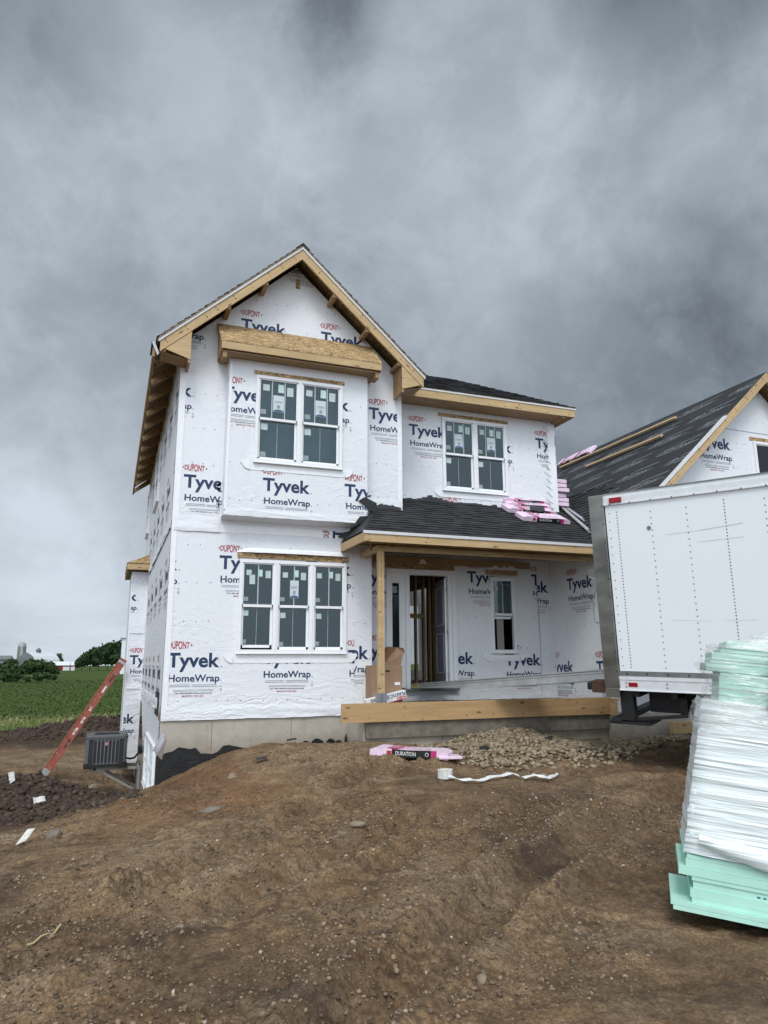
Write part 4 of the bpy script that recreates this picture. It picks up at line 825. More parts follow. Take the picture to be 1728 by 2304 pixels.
for r_ in range(6):
    for c_ in range(6):
        place2d(und, Sg, (-5.2+c_*1.45+(r_ % 2)*.7, 1.75+r_*.62), fru, (-8.5, 1.86, 1.3, 5.3), rot=.03, lift=.004)
for vv in (1.55, 2.5, 3.45, 4.4): v_, f_ = bar(-8.5, vv, 1.88, vv, .03); und.poly([np.array(fru[0])+np.array((0, -1, 0))*p[0]+gd*p[1]+gnn*.004 for p in v_], 'vinyl_shadow')
for k in range(60): a = rr.uniform(-5, 1.6); b_ = rr.uniform(1.6, 5.1); und.disc(np.array(fru[0])+np.array((0, -1, 0))*a+gd*b_+gnn*.005, (0, 1, 0), gd, .014, 'underlay_print', 5)
obj('roof_underlay', und, house)
def gp(y, v, h=.0): return np.array((7.28, y, ez0))+gd*v+gnn*h
steps = [(1.88, 1.0), (1.2, 1.0), (1.2, 1.28), (.8, 1.28), (.8, 1.56), (.35, 1.56), (.35, 1.85), (-.1, 1.85), (-.1, 2.13), (-.6, 2.13), (-.6, 2.42), (-3.0, 2.42), (-3.0, 3.3), (-4.2, 3.3), (-4.2, 4.2), (-9, 4.2), (-9, 0), (1.88, 0)]
shingled('garage_roof_shingles', gp(0, 0), (0, -1, 0), gd, steps[::-1], house, deck=False)
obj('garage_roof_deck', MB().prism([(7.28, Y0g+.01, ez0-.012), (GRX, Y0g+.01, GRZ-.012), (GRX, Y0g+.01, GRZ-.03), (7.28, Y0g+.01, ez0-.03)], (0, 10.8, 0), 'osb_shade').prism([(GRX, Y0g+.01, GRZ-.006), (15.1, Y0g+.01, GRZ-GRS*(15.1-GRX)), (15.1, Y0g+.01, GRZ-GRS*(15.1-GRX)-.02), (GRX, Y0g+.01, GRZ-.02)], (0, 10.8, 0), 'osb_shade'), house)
obj('garage_roof_rear_slope', MB().poly([(GRX, Y0g, GRZ+.004), (15.15, Y0g, GRZ-GRS*(15.15-GRX)+.004), (15.15, Yg1, GRZ-GRS*(15.15-GRX)+.004), (GRX, Yg1, GRZ+.004)], 'underlay'), house)
for xe in (7.3, 15.1): rake(xe, GRX, GRZ-.005, GRS, Y0g, .20, .04, house)
zz = lambda x: GRZ-GRS*abs(x-GRX); dr = MB(); dr.prism([(7.26, Y0g-.02, zz(7.26)-.03), (10.03, Y0g-.02, zz(10.03)-.03), (10.03, Y0g-.02, zz(10.03)+.02), (7.26, Y0g-.02, zz(7.26)+.02)], (0, .10, 0), 'drip'); obj('drip_edge', dr, house)
lumber('garage_fascia', (7.31, Y0g+.05, ez0-.09), (7.31, -1.2, ez0-.09), .038, .14, 'pine', house)
# side bay with its own little roof
bq = MB(); frq = FR(7.3); wall_panel(bq, frq, -.40, .0, -1.5, 3.15); bq.poly([(-.40, 7.3, -1.5), (-.40, 9.3, -1.5), (-.40, 9.3, 3.15), (-.40, 7.3, 3.15)], 'wrap'); bq.poly([(-.40, 7.3, -1.5), (0, 7.3, -1.5), (0, 9.3, -1.5), (-.40, 9.3, -1.5)], 'black_wrap')
bq.poly([(-.4, 9.3, -1.5), (0, 9.3, -1.5), (0, 9.3, 3.15), (-.4, 9.3, 3.15)], 'wrap')
for px, py_, rt in ((292, 1473.9, 0), (311, 1332, 1), (305, 1605.6, 1)): blk(px, py_, 7.3, bq, frq, (-.385, -.02, -1.5, 3.1), right=rt)
seam(bq, frq, [(-.39, .30), (-.01, .34)], .035); seam(bq, frq, [(-.385, -1.4), (-.385, 3.1)], .03); obj('side_bay_wall', bq, house); hem(frq, -.39, -.01, .24, .16, .03, 30); hem(frq, -.39, -.01, 1.6, .5, .03, 31); hem(frq, -.39, 0, -1.5, .2, .04, 33)
rq = MB(); rq.poly([(-.54, 6.98, 3.33), (0, 6.98, 3.33), (0, 7.15, 3.46)], 'osb'); rq.poly([(-.54, 6.98, 3.33), (0.0, 7.3, 3.58), (0.0, 9.3, 3.58), (-.54, 9.6, 3.33)], 'osb'); rq.poly([(-.54, 6.98, 3.33), (0, 6.98, 3.33), (0, 7.3, 3.60)], 'osb'); obj('side_bay_roof', rq, house)
obj('side_bay_fascia', MB().box((-.53, 7.0, 3.17), (.0, 7.03, 3.32), 'pine').box((-.53, 7.04, 3.17), (-.50, 9.6, 3.32), 'pine_shade').box((-.5, 7.04, 3.18), (0, 9.6, 3.19), 'osb_shade'), house, .002)
# ------------------------------------------------------------ ground
CP = [(-1.2, -8, -.74), (.4, -8.6, -.70), (2, -9.2, -.72), (-1.4, -5.8, -.78), (1.1, -6.8, -.66), (2.3, -3.7, -.50), (3, -3.7, -.48), (4.5, -3.9, -.50), (2.7, -7.9, -.76), (4.2, -9.3, -.95), (4, -6, -.66), (6, -4, -.58), (8, -5, -.6), (9, -10, -.8), (-1, -12, -.75), (-4, -8, -.85), (3, -13, -.8),
 (-.02, -.02, -.93), (.3, -.02, -.80), (.96, -.02, -.56), (1.65, -.02, -.38), (2.4, -.02, -.40), (2.95, -.1, -.45), (1.2, -1.2, -.50), (2.4, -1.5, -.44), (.4, -1.5, -.72), (1.2, -3, -.58), (0, -3, -.72),
 (3.1, -1.1, -.36), (3.95, -1.02, -.46), (4.6, -1.05, -.34), (5.4, -1.05, -.22), (5.9, -1.05, -.27), (6.45, -1.02, -.40), (7.1, -1.02, -.54), (7.6, -1.5, -.46), (8.2, -1.75, -.42), (9.2, -1.7, -.30), (10, -1.7, -.4), (12, -2, -.5), (5, -1.8, -.33), (5.2, -2.6, -.45), (6.5, -2.2, -.46), (4.2, -2.3, -.48),
 (-.35, -.2, -1.02), (-.5, -1.3, -.93), (-1.0, -2.6, -.92), (-1.6, -3.6, -.95), (-.12, .6, -1.13), (-.1, 1.6, -1.36), (-.15, 2.6, -1.58), (-.2, 4, -1.9), (-.3, 5.5, -2.1), (-.3, 7, -2.1), (0, 9, -2.0), (1, 9, -1.9), (3, 5, -2), (5, 5, -2), (8, 6, -1.9), (6, 11, -1.9),
 (-1.2, 0, -1.22), (-2.2, -1.2, -1.15), (-2.0, 1.0, -1.22), (-.7, 1.4, -1.34), (-1.1, 1.9, -1.18), (-1.8, 2.4, -1.10), (-2.8, 2.6, -1.02), (-4.5, 2.4, -1.0), (-.5, 2.4, -1.42), (-1.5, 4.2, -1.62), (-2.6, 4.6, -1.55), (-4, 5, -1.5), (-.9, 5, -1.85), (-1.9, 7.3, -1.72), (-1, 8, -1.75), (-3.2, 8.5, -1.65), (-5, 9, -1.65),
 (-1, 11, -1.72), (-3, 12, -1.68), (-6, 13, -1.7), (0, 12.5, -1.7), (2, 13, -1.8), (-8, 5, -1.5), (-8, -3, -1.3), (-5, -1, -1.2), (-7, 18, -1.75), (0, 22, -1.75), (6, 22, -1.8), (14, 20, -1.8), (14, 0, -1.2), (14, -8, -.9), (0, -20, -.9), (10, -20, -.9), (-10, -15, -1.1), (20, 8, -1.6), (-14, 8, -1.7), (-14, 30, -1.75), (14, 30, -1.75), (0, 34, -1.75)]
CPa = np.array(CP)
def _rbf(A, B): return np.hypot(A[:, None, 0]-B[None, :, 0], A[:, None, 1]-B[None, :, 1])
_W = np.linalg.solve(_rbf(CPa, CPa)+np.eye(len(CPa))*.02, CPa[:, 2]+1.0)
TRK = [[onZ(x, y, -.66)[:2] for x, y in t] for t in (
    [(-200, 2190), (220, 2110), (560, 2000), (900, 1880), (1250, 1800), (1500, 1775)],
    [(330, 1990), (560, 1900), (760, 1800), (860, 1760), (1000, 1735)],
    [(760, 2300), (960, 2130), (1180, 1960), (1420, 1830), (1560, 1790)],
    [(1150, 1900), (1200, 1850), (1225, 1800), (1260, 1770)])]
def terrain(X, Y, detail=True):
    X = np.asarray(X, float); Y = np.asarray(Y, float); sh = X.shape; x = X.ravel(); y = Y.ravel(); z = np.empty_like(x)
    for i in range(0, len(x), 40000): s = slice(i, i+40000); P = np.c_[x[s], y[s]]; z[s] = _rbf(P, CPa)@_W-1.0
    far = np.clip((np.hypot(x, y-4)-28)/12, 0, 1); z = z*(1-far)+(-1.76)*far
    # dug-up heap beyond the side yard
    pile = .62*np.exp(-(((y-16.5)/2.0)**2))*np.clip((x+6.0)/4.5, 0, 1)*(.8+.5*fbm(x*.9, y*.6, 40, 3)); z = z+pile*np.clip((4.5-x)/1, 0, 1)
    if detail:
        zb_ = z.copy(); soft = np.clip((x+.2)/1.2, 0, 1); dk = darkmask(x, y)
        z = z+(fbm(x*.9, y*.9, 1, 4)-.5)*.15+(fbm(x*1.4+y*.8, y*3-x*1.2, 21, 4)-.5)*.09
        w1, id1 = worley(x*3.4, y*3.4, 3); w2, id2 = worley(x*9, y*9, 4); w3, _ = worley(x*19, y*19, 6); rough = np.clip((fbm(x*1.1, y*1.1, 60, 3)-.44)*5, 0, 1)
        z = z+np.clip(.6-w1, 0, 1)*.16*id1*(rough*.6+dk*.6)+np.clip(.6-w2, 0, 1)*.060*id2*(rough*.9+dk*.9+.12)+np.clip(.55-w3, 0, 1)*.020*(rough+.3)+(fbm(x*14, y*14, 51, 3)-.5)*.018+np.abs(fbm(x*7, y*7, 44, 4)-.5)*-.09
        zt_ = np.zeros_like(z)
        for k, t in enumerate(TRK):
            best = np.full(x.shape, 9.); al = np.zeros(x.shape); s0 = 0.
            for a, b in zip(t, t[1:]):
                d = b-a; L_ = math.hypot(*d); u = np.clip(((x-a[0])*d[0]+(y-a[1])*d[1])/L_**2, 0, 1); dd = np.hypot(x-a[0]-u*d[0], y-a[1]-u*d[1]); m_ = dd < best; best = np.where(m_, dd, best); al = np.where(m_, s0+u*L_, al); s0 += L_
            wd = .17; fade = .35+.65*np.clip(fbm(al*.8, al*0, 70+k, 2)*2-.5, 0, 1)
            zt_ = zt_+fade*(-.10*np.exp(-(best/wd)**4)+.12*np.exp(-((best-.28)/.10)**2)*(.3+fbm(x*6, y*6, 80, 3))+.030*np.exp(-(best/wd)**4)*np.sign(np.sin(al*44+best*14))*(fbm(x*4, y*4, 90, 2) > .42))
        z = z+np.clip(zt_, -.10, .14)
        z = zb_+(z-zb_)*(1-.85*np.exp(-(((y+4.25)/.75)**4+((x-3.7)/1.2)**4)))
    return z.reshape(sh)
def rutmask(x, y):
    m_ = np.zeros_like(x)
    for t in TRK:
        for a, b in zip(t, t[1:]):
            d = b-a; u = np.clip(((x-a[0])*d[0]+(y-a[1])*d[1])/(d@d), 0, 1); dd = np.hypot(x-a[0]-u*d[0], y-a[1]-u*d[1]); m_ = np.maximum(m_, np.exp(-((dd-.28)/.12)**2))
    return m_
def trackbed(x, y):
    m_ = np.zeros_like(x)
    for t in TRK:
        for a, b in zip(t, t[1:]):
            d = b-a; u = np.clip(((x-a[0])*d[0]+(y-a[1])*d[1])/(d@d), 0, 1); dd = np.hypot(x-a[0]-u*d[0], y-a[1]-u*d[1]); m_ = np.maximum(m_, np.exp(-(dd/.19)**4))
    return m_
def darkmask(x, y):
    """loose dark topsoil: the side yard heaps and the far heap"""
    a = np.clip((-.55-x-(y < 0)*(-y)*.42)/.7, 0, 1)*np.clip((y+2.6)/1.6, 0, 1)*np.clip((4.2-y)/1.2+.4*(fbm(x, y, 5, 2)-.5), 0, 1)
    b = np.clip((y-13)/1.5, 0, 1)*np.clip((19.5-y)/1, 0, 1)
    return np.clip(a+b, 0, 1)
def th(x, y): return float(terrain(np.array([x]), np.array([y]))[0])
def axis(segs):
    out = []
    for a, b, s in segs: out += list(np.arange(a, b, s))
    return np.array(out+[segs[-1][1]])
gx = axis([(-1500, -100, 200), (-100, -20, 10), (-20, -6, .7), (-6, -3, .12), (-3, 5.0, .027), (5.0, 8, .05), (8, 14, .25), (14, 30, 1.5), (30, 120, 15), (120, 1500, 230)])
gy = axis([(-400, -40, 60), (-40, -13, 2), (-13, -9.6, .15), (-9.6, -5.0, .024), (-5.0, -.8, .04), (-.8, 5, .06), (5, 20, .16), (20, 36, .8), (36, 100, 8), (100, 1500, 200)])
GXm, GYm = np.meshgrid(gx, gy, indexing='ij'); GZ = terrain(GXm, GYm)
inside = (GXm > .28) & (GXm < 14.6) & (GYm > .3) & (GYm < 10.0); GZ = np.where(inside, np.minimum(GZ, -.9), GZ)
nx, ny = GXm.shape; idx = np.arange(nx*ny).reshape(nx, ny)
me = bpy.data.meshes.new('ground'); co = np.c_[GXm.ravel(), GYm.ravel(), GZ.ravel()]; fc = np.stack([idx[:-1, :-1], idx[1:, :-1], idx[1:, 1:], idx[:-1, 1:]], -1).reshape(-1, 4)
me.vertices.add(len(co)); me.vertices.foreach_set('co', co.ravel()); me.loops.add(fc.size); me.loops.foreach_set('vertex_index', fc.ravel()); me.polygons.add(len(fc)); me.polygons.foreach_set('loop_start', np.arange(0, fc.size, 4)); me.update(calc_edges=True)
me.polygons.foreach_set('use_smooth', np.ones(len(fc), bool)); me.materials.append(MATS['mud'])
x, y = co[:, 0], co[:, 1]; n1 = fbm(x*.8, y*.8, 31, 4); n2 = fbm(x*2.5, y*2.5, 33, 4)
# the red subsoil band, the dark topsoil, the pale clay
redc = np.exp(-(((x-.35-(y+2.3)*.10)/1.15)**2+((y+2.2)/2.0)**2)*1.0)*1.35+.45*np.exp(-(((x-2.6)/.8)**2+((y+4.9)/.6)**2)); red = np.clip((redc+n2*.6-.62)*2.0, 0, .95)*(1-darkmask(x, y))
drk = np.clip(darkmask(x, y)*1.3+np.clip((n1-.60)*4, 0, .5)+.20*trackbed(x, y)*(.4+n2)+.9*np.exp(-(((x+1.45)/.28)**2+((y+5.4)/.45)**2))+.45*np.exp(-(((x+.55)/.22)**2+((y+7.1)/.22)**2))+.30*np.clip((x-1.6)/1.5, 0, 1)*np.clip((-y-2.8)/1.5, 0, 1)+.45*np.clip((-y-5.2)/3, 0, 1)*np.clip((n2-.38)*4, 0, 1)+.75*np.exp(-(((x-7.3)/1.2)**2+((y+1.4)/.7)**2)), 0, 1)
tan = np.clip((n2-.52)*3.5, 0, .75)*(1-drk)*(1-red)+.55*np.exp(-(((x+.3)/.7)**2+((y+5.2)/.8)**2))+.5*np.clip(1-np.abs(y+1.6)/1.5, 0, 1)*(x > 1.0)*(x < 3.5)
tan = np.clip(tan+.8*np.clip((y-8)/2, 0, 1)*np.clip((13-y)/1, 0, 1)*.6, 0, .85)
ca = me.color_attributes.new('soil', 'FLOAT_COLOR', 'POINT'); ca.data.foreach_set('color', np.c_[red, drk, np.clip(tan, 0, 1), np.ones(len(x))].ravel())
g_ = bpy.data.objects.new('ground', me); COL.objects.link(g_); g_['kind'] = 'structure'; g_['label'] = 'rutted brown mud of the building site'
# field beyond, laid just above the soil sheet
fb = MB(); fe = lambda x: 20.5+.6*math.sin(x*.7)+max(0, -x-3)*.05
xs = [-1500, -300, -60, -20, -12, -8, -6, -4, -2.5, -1, 0.5, 2, 6, 20, 60, 300, 1500]
for a, b in zip(xs, xs[1:]):
    A_, B_ = [(-1.735 if abs(q) < 30 else -1.74) for q in (a, b)]
    ys = [27, 60, 150, 600, 1500]
    for y0_, y1_ in zip(ys, ys[1:]): fb.poly([(a, y0_, -1.70), (b, y0_, -1.70), (b, y1_, -1.70), (a, y1_, -1.70)], 'field_green')
fo = obj('field', fb); fo['kind'] = 'structure'; fo['label'] = 'green crop field reaching to the farm'
gb = MB()
for a, b in zip(xs[3:14], xs[4:14]): gb.poly([(a, 18.6+.5*math.sin(a)+(1.2 if a > -3 else -1.5), -1.725), (b, 18.6+.5*math.sin(b)+(1.2 if b > -3 else -1.5), -1.725), (b, 27.05, -1.705), (a, 27.05, -1.705)], 'grass_strip')
go = obj('verge', gb); go['kind'] = 'structure'; go['label'] = 'rough grass verge between the soil heap and the crop'
def blades(name, pts, mats, hmin, hmax, wd, label, cat, lean=.35):
    mb = MB(); ks = [mb.mi(m) for m in mats]
    for x, y, z in pts:
        h = random.uniform(hmin, hmax); a = random.uniform(0, 6.28); dx, dy = math.cos(a)*wd, math.sin(a)*wd; l1, l2 = random.gauss(0, lean)*h, random.gauss(0, lean)*h; i = len(mb.v)
        mb.v += [(x-dx, y-dy, z), (x+dx, y+dy, z), (x+l1, y+l2, z+h)]; mb.f.append((i, i+1, i+2)); mb.m.append(random.choice(ks))
    o = obj(name, mb); T(o, label, cat, kind='stuff'); return o
pts = []
while len(pts) < 15000:
    x, y = random.uniform(-11, 3), random.uniform(16.5, 27)
    if y > 18.2+.6*math.sin(x)+(1.4 if x > -3.2 else -1.2*min(1, (-x-3.2)/2)): pts.append((x, y, -1.74))
blades('grass', pts, ['grass_blade', 'grass_blade', 'grass_blade', 'straw'], .05, .19, .02, 'rough grass with dry stalks between the soil heap and the crop', 'grass')
pts = [(random.uniform(-12, 3), random.uniform(24.0, 28.5), -1.71) for _ in range(2600)]
blades('stubble', pts, ['straw', 'straw', 'grass_blade'], .08, .30, .016, 'pale straw stubble along the near edge of the crop field', 'stubble', .8)
mb = MB(); k = mb.mi('crop_leaf'); n_ = 0
while n_ < 60000:
    y = 27+(random.random()**1.7)*95; x = CAM[0]-(y+12)*random.uniform(-.03, .62)
    row = round(x/.55)*.55 if y < 70 else x; x = row+random.gauss(0, .20); z = -1.70; h = random.uniform(.03, .09); a = random.uniform(0, 6.28); r_ = random.uniform(.022, .05)*(1+(y-27)/45); i = len(mb.v)
    mb.v += [(x-math.cos(a)*r_, y-math.sin(a)*r_, z+h), (x+math.sin(a)*r_*.5, y-math.cos(a)*r_*.5, z+h*1.3), (x+math.cos(a)*r_, y+math.sin(a)*r_, z+h*.8), (x-math.sin(a)*r_*.5, y+math.cos(a)*r_*.5, z+h*.5)]; mb.f.append((i, i+1, i+2, i+3)); mb.m.append(k); n_ += 1
T(obj('crop_plants', mb), 'low green crop rows covering the field beyond the house', 'crop', kind='stuff')
# stones and clods
def stones(name, spots, mats, label, cat, sub=1, flat=.7, kind='stuff', jit=.22):
    base = bmesh.new(); bmesh.ops.create_icosphere(base, subdivisions=sub, radius=1); bv = np.array([v.co[:] for v in base.verts]); bf = [tuple(v.index for v in f.verts) for f in base.faces]; base.free()
    S = np.array(spots); n = len(S); nv = len(bv); an = rng.uniform(0, 6.28, n); ca_, sa_ = np.cos(an)[:, None], np.sin(an)[:, None]
    s = np.stack([rng.uniform(.75, 1.3, n), rng.uniform(.7, 1.1, n), flat*rng.uniform(.7, 1.2, n)], 1)
    v = bv[None]*(1+rng.normal(0, jit, (n, nv, 1))+rng.normal(0, jit*.5, (n, nv, 3)))*s[:, None]*S[:, 3][:, None, None]; tl = rng.normal(0, .35, (n, 1)); v = np.stack([v[..., 0], v[..., 1]*np.cos(tl)-v[..., 2]*np.sin(tl), v[..., 1]*np.sin(tl)+v[..., 2]*np.cos(tl)], -1)
    v = np.stack([v[..., 0]*ca_-v[..., 1]*sa_+S[:, 0][:, None], v[..., 0]*sa_+v[..., 1]*ca_+S[:, 1][:, None], v[..., 2]+(S[:, 2]+S[:, 3]*flat*.2)[:, None]], -1)
    F = (np.array(bf)[None]+(np.arange(n)*nv)[:, None, None]).reshape(-1, 3); me = bpy.data.meshes.new(name); me.vertices.add(n*nv); me.vertices.foreach_set('co', v.ravel()); me.loops.add(F.size); me.loops.foreach_set('vertex_index', F.ravel()); me.polygons.add(len(F)); me.polygons.foreach_set('loop_start', np.arange(0, F.size, 3))
    for m_ in mats: me.materials.append(MATS[m_])
    me.polygons.foreach_set('material_index', np.repeat(rng.integers(0, len(mats), n), len(bf))); me.update(calc_edges=True)
    o = obj(name, me)
    if kind: T(o, label, cat, kind=kind)
    return o
P = []
while len(P) < 9000:
    x = random.uniform(3.7, 8.2); y = -1.0-abs(random.gauss(0, .95))
    d = (y+1.0)/(-1.9-.6*math.sin((x-3.6)*1.1)); 
    if 0 <= d < 1.05 and not (x > 7.5 and y > -1.6) and random.random() > max(0, (4.2-x))*1.2: P.append((x, y, random.choice((.014, .018, .022, .03, .04))*random.uniform(.7, 1.15)*(.65+.75*d)))
Z_ = terrain(np.array([p[0] for p in P]), np.array([p[1] for p in P])); stones('gravel', [(p[0], p[1], z+.015, p[2]) for p, z in zip(P, Z_)], ['gravel_a', 'gravel_b', 'gravel_c', 'gravel_c', 'gravel_a'] if 'gravel_a' in MATS else ['rock_tan', 'rock_tan', 'rock_grey'], 'heap of tan crushed stone in front of the porch foundation', 'gravel')
P = []
for _ in range(60000):
    t = random.random(); x, y = random.uniform(-2.6, 4.8), random.choice((random.uniform(-9.4, -.2), random.uniform(-9.4, -5)))
    if x < -.2-(y < -1)*(-y-1)*.2 and random.random() < .4: continue
    P.append((x, y, random.choice((.005, .005, .006, .007, .008, .010, .015))*random.uniform(.6, 1.2)))
c1 = np.array(P); ms = fbm(c1[:, 0]*1.1, c1[:, 1]*1.1, 60, 3); Z_ = terrain(c1[:, 0], c1[:, 1]); keep = np.maximum(ms, rutmask(c1[:, 0], c1[:, 1])*.62)+rng.uniform(-.12, .12, len(ms)) > .50
stones('clods', [(a, b, z, r_) for (a, b, r_), z, k_ in zip(P, Z_, keep) if k_], ['mud_clod', 'mud_clod', 'mud_clod2', 'mud_clod2', 'mud_clod3', 'mud_clod3', 'mud_clod3', 'mud_clod', 'mud_clod', 'mud_clod3']+['mud_clod', 'mud_clod2', 'mud_clod3']*9+['mud_clod_pale'], 'small mud clods scattered over the rutted ground', 'clods', flat=.75)
P = [(random.uniform(-3.6, -.25), random.uniform(-1.2, 3.6), random.choice((.008, .012, .016, .02, .03, .05))*random.uniform(.6, 1.2)) for _ in range(9000)]+[(random.uniform(-4.5, 1.0), random.uniform(14.5, 19), random.uniform(.02, .07)) for _ in range(2200)]
c1 = np.array(P); Z_ = terrain(c1[:, 0], c1[:, 1]); stones('topsoil_lumps', [(a, b, z, r_) for (a, b, r_), z in zip(P, Z_)], ['mud_dark', 'mud_dark', 'mud_dark2'], 'dark crumbly topsoil lumps heaped beside the house', 'soil lumps', flat=.8)
stones('porch_gravel', [(random.uniform(3.05, 7.55), random.uniform(-.9, .65), .15, random.uniform(.012, .03)) for _ in range(1500)], ['gravel_b', 'rock_grey'], 'gravel fill behind the porch form boards', 'gravel')
def rock(px, py, Z, r_, label, mat='rock_tan', sx=1.3):
    p = onZ(px, py, Z); z = th(p[0], p[1]); mb = MB(); bm = bmesh.new(); bmesh.ops.create_icosphere(bm, subdivisions=3, radius=1); k = mb.mi(mat); rr = random.Random(px*7+py); r_ *= .78
    pl = [(Vector((rr.gauss(0, 1), rr.gauss(0, 1), rr.gauss(0, 1))).normalized(), rr.uniform(.5, .82)) for _ in range(9)]
    for v in bm.verts:
        q = v.co.copy()
        for n__, d_ in pl:
            e = q.dot(n__)-d_
            if e > 0: q -= n__*e
        v.co = q
    mb.v = [(v.co.x*r_*sx, v.co.y*r_, v.co.z*r_*.8) for v in bm.verts]; mb.f = [tuple(v.index for v in f.verts) for f in bm.faces]; mb.m = [k]*len(mb.f); bm.free()
    o = obj('rock', mb, loc=(p[0], p[1], z+r_*.15), smooth=False); T(o, label, 'rock', 'loose rocks on the site')
for a in ((955, 1668, -.42, .11, 'rounded tan rock against the porch foundation behind the pink bundle'), (210, 1778, -1.3, .20, 'large jagged tan rock on the dark soil below the outdoor unit', 'rock_tan', .8), (523, 1742, -.55, .085, 'upright pale rock near the top of the mound'), (473, 1815, -.65, .10, 'slanted grey flat rock on the red soil slope', 'rock_grey', 1.6),
          (122, 1900, -.95, .085, 'pale rounded rock lying on the flat soil left of the red slope', 'rock_grey', 1.5), (210, 1818, -1.15, .05, 'small white rock at the foot of the dark soil heap', 'rock_tan', 1.2), (1086, 2216, -.70, .045, 'round pale pebble half sunk in the mud in the foreground', 'rock_tan', .95), (1222, 1745, -.5, .06, 'angular tan rock at the lower edge of the gravel', 'rock_tan', 1.3),
          (105, 1876, -.95, .05, 'small pale rock left of the red slope edge', 'rock_tan', 1.4), (805, 1872, -.6, .055, 'flat pale rock in the middle of the mud slope', 'rock_tan', 1.8), (403, 2115, -.72, .028, 'small yellowish pebble on the grey mud', 'rock_tan', 1.3), (619, 1665, -.36, .07, 'tan rock at the top of the mound beside the concrete', 'rock_tan', 1.2)): rock(*a)
def scrap(px, py, Z, w_, h_, a, label, mat='scrap_white', tilt=.5):
    p = onZ(px, py, Z); z = th(p[0], p[1]); mb = MB(); M_ = Matrix.Rotation(a, 4, 'Z')@Matrix.Rotation(tilt, 4, 'X'); n = 5
    for i in range(n):
        x0, x1 = [w_*(q/n-.5) for q in (i, i+1)]; c_ = lambda x: .03*math.sin(x*40)*w_*2
        mb.poly([M_@Vector((x0, -h_/2*(1-.5*i/n), c_(x0))), M_@Vector((x1, -h_/2*(1-.5*(i+1)/n), c_(x1))), M_@Vector((x1, h_/2, c_(x1)+.01)), M_@Vector((x0, h_/2*.9, c_(x0)+.01))], mat)
    o = obj('scrap', mb, loc=(p[0], p[1], z+.06)); s = o.modifiers.new('t', 'SOLIDIFY'); s.thickness = .003; T(o, label, 'scrap', 'white scraps on the soil')
scrap(23, 1785, -1.2, .09, .20, .5, 'white scrap standing in dark soil, highest and leftmost', tilt=1.0); scrap(88, 1806, -1.2, .17, .13, .3, 'white scrap on dark soil between the other two', tilt=.6); scrap(54, 1920, -1.0, .08, .22, -.5, 'white scrap lying nearest to the camera left of the red slope', tilt=.5)
sm = MB(); p0, p1 = onZ(60, 2130, -.72), onZ(135, 2100, -.72); a_ = [(p0[0]+(p1[0]-p0[0])*t, p0[1]+(p1[1]-p0[1])*t-.03*math.sin(t*3), th(p0[0]+(p1[0]-p0[0])*t, p0[1]+(p1[1]-p0[1])*t)+.02) for t in np.linspace(0, 1, 6)]; sm.tube(a_, .006, 'straw'); T(obj('stalk', sm), 'pale dry stalk lying on mud in the lower left', 'stalk')
# ------------------------------------------------------------ form boards at the porch
bY = -.965; a, b = onY(767.6, 1612, bY), onY(1382, 1595.8, bY)
z_ = .092
fb1 = lumber('form_board', (a[0], bY, z_), (b[0], bY, z_), .038, .29, 'board_wood', None, bevel=.003); T(fb1, 'long wide plank set on edge along the front of the porch', 'plank', 'planks around the porch fill')
fb2 = lumber('form_board', (7.60, -1.16, .075), (7.60, -.99, .075), .05, .29, 'pine', None); T(fb2, 'short plank end at the right corner of the long porch plank', 'plank', 'planks around the porch fill')
fb3 = lumber('form_board', (2.86, -.88, .165), (3.6, -.30, .10), .04, .14, 'pine', None); T(fb3, 'short diagonal timber poking out behind the left end of the porch plank', 'plank', 'planks around the porch fill')
p = onY(1511, 1646, -1.75); q = onY(1562, 1642, -1.75); T(lumber('timber_offcut', (p[0], -1.75, p[2]+.06), (q[0]+.8, -1.75, p[2]+.06), .09, .19, 'pine', None), 'short timber block under the truck in front of the garage foundation', 'timber')
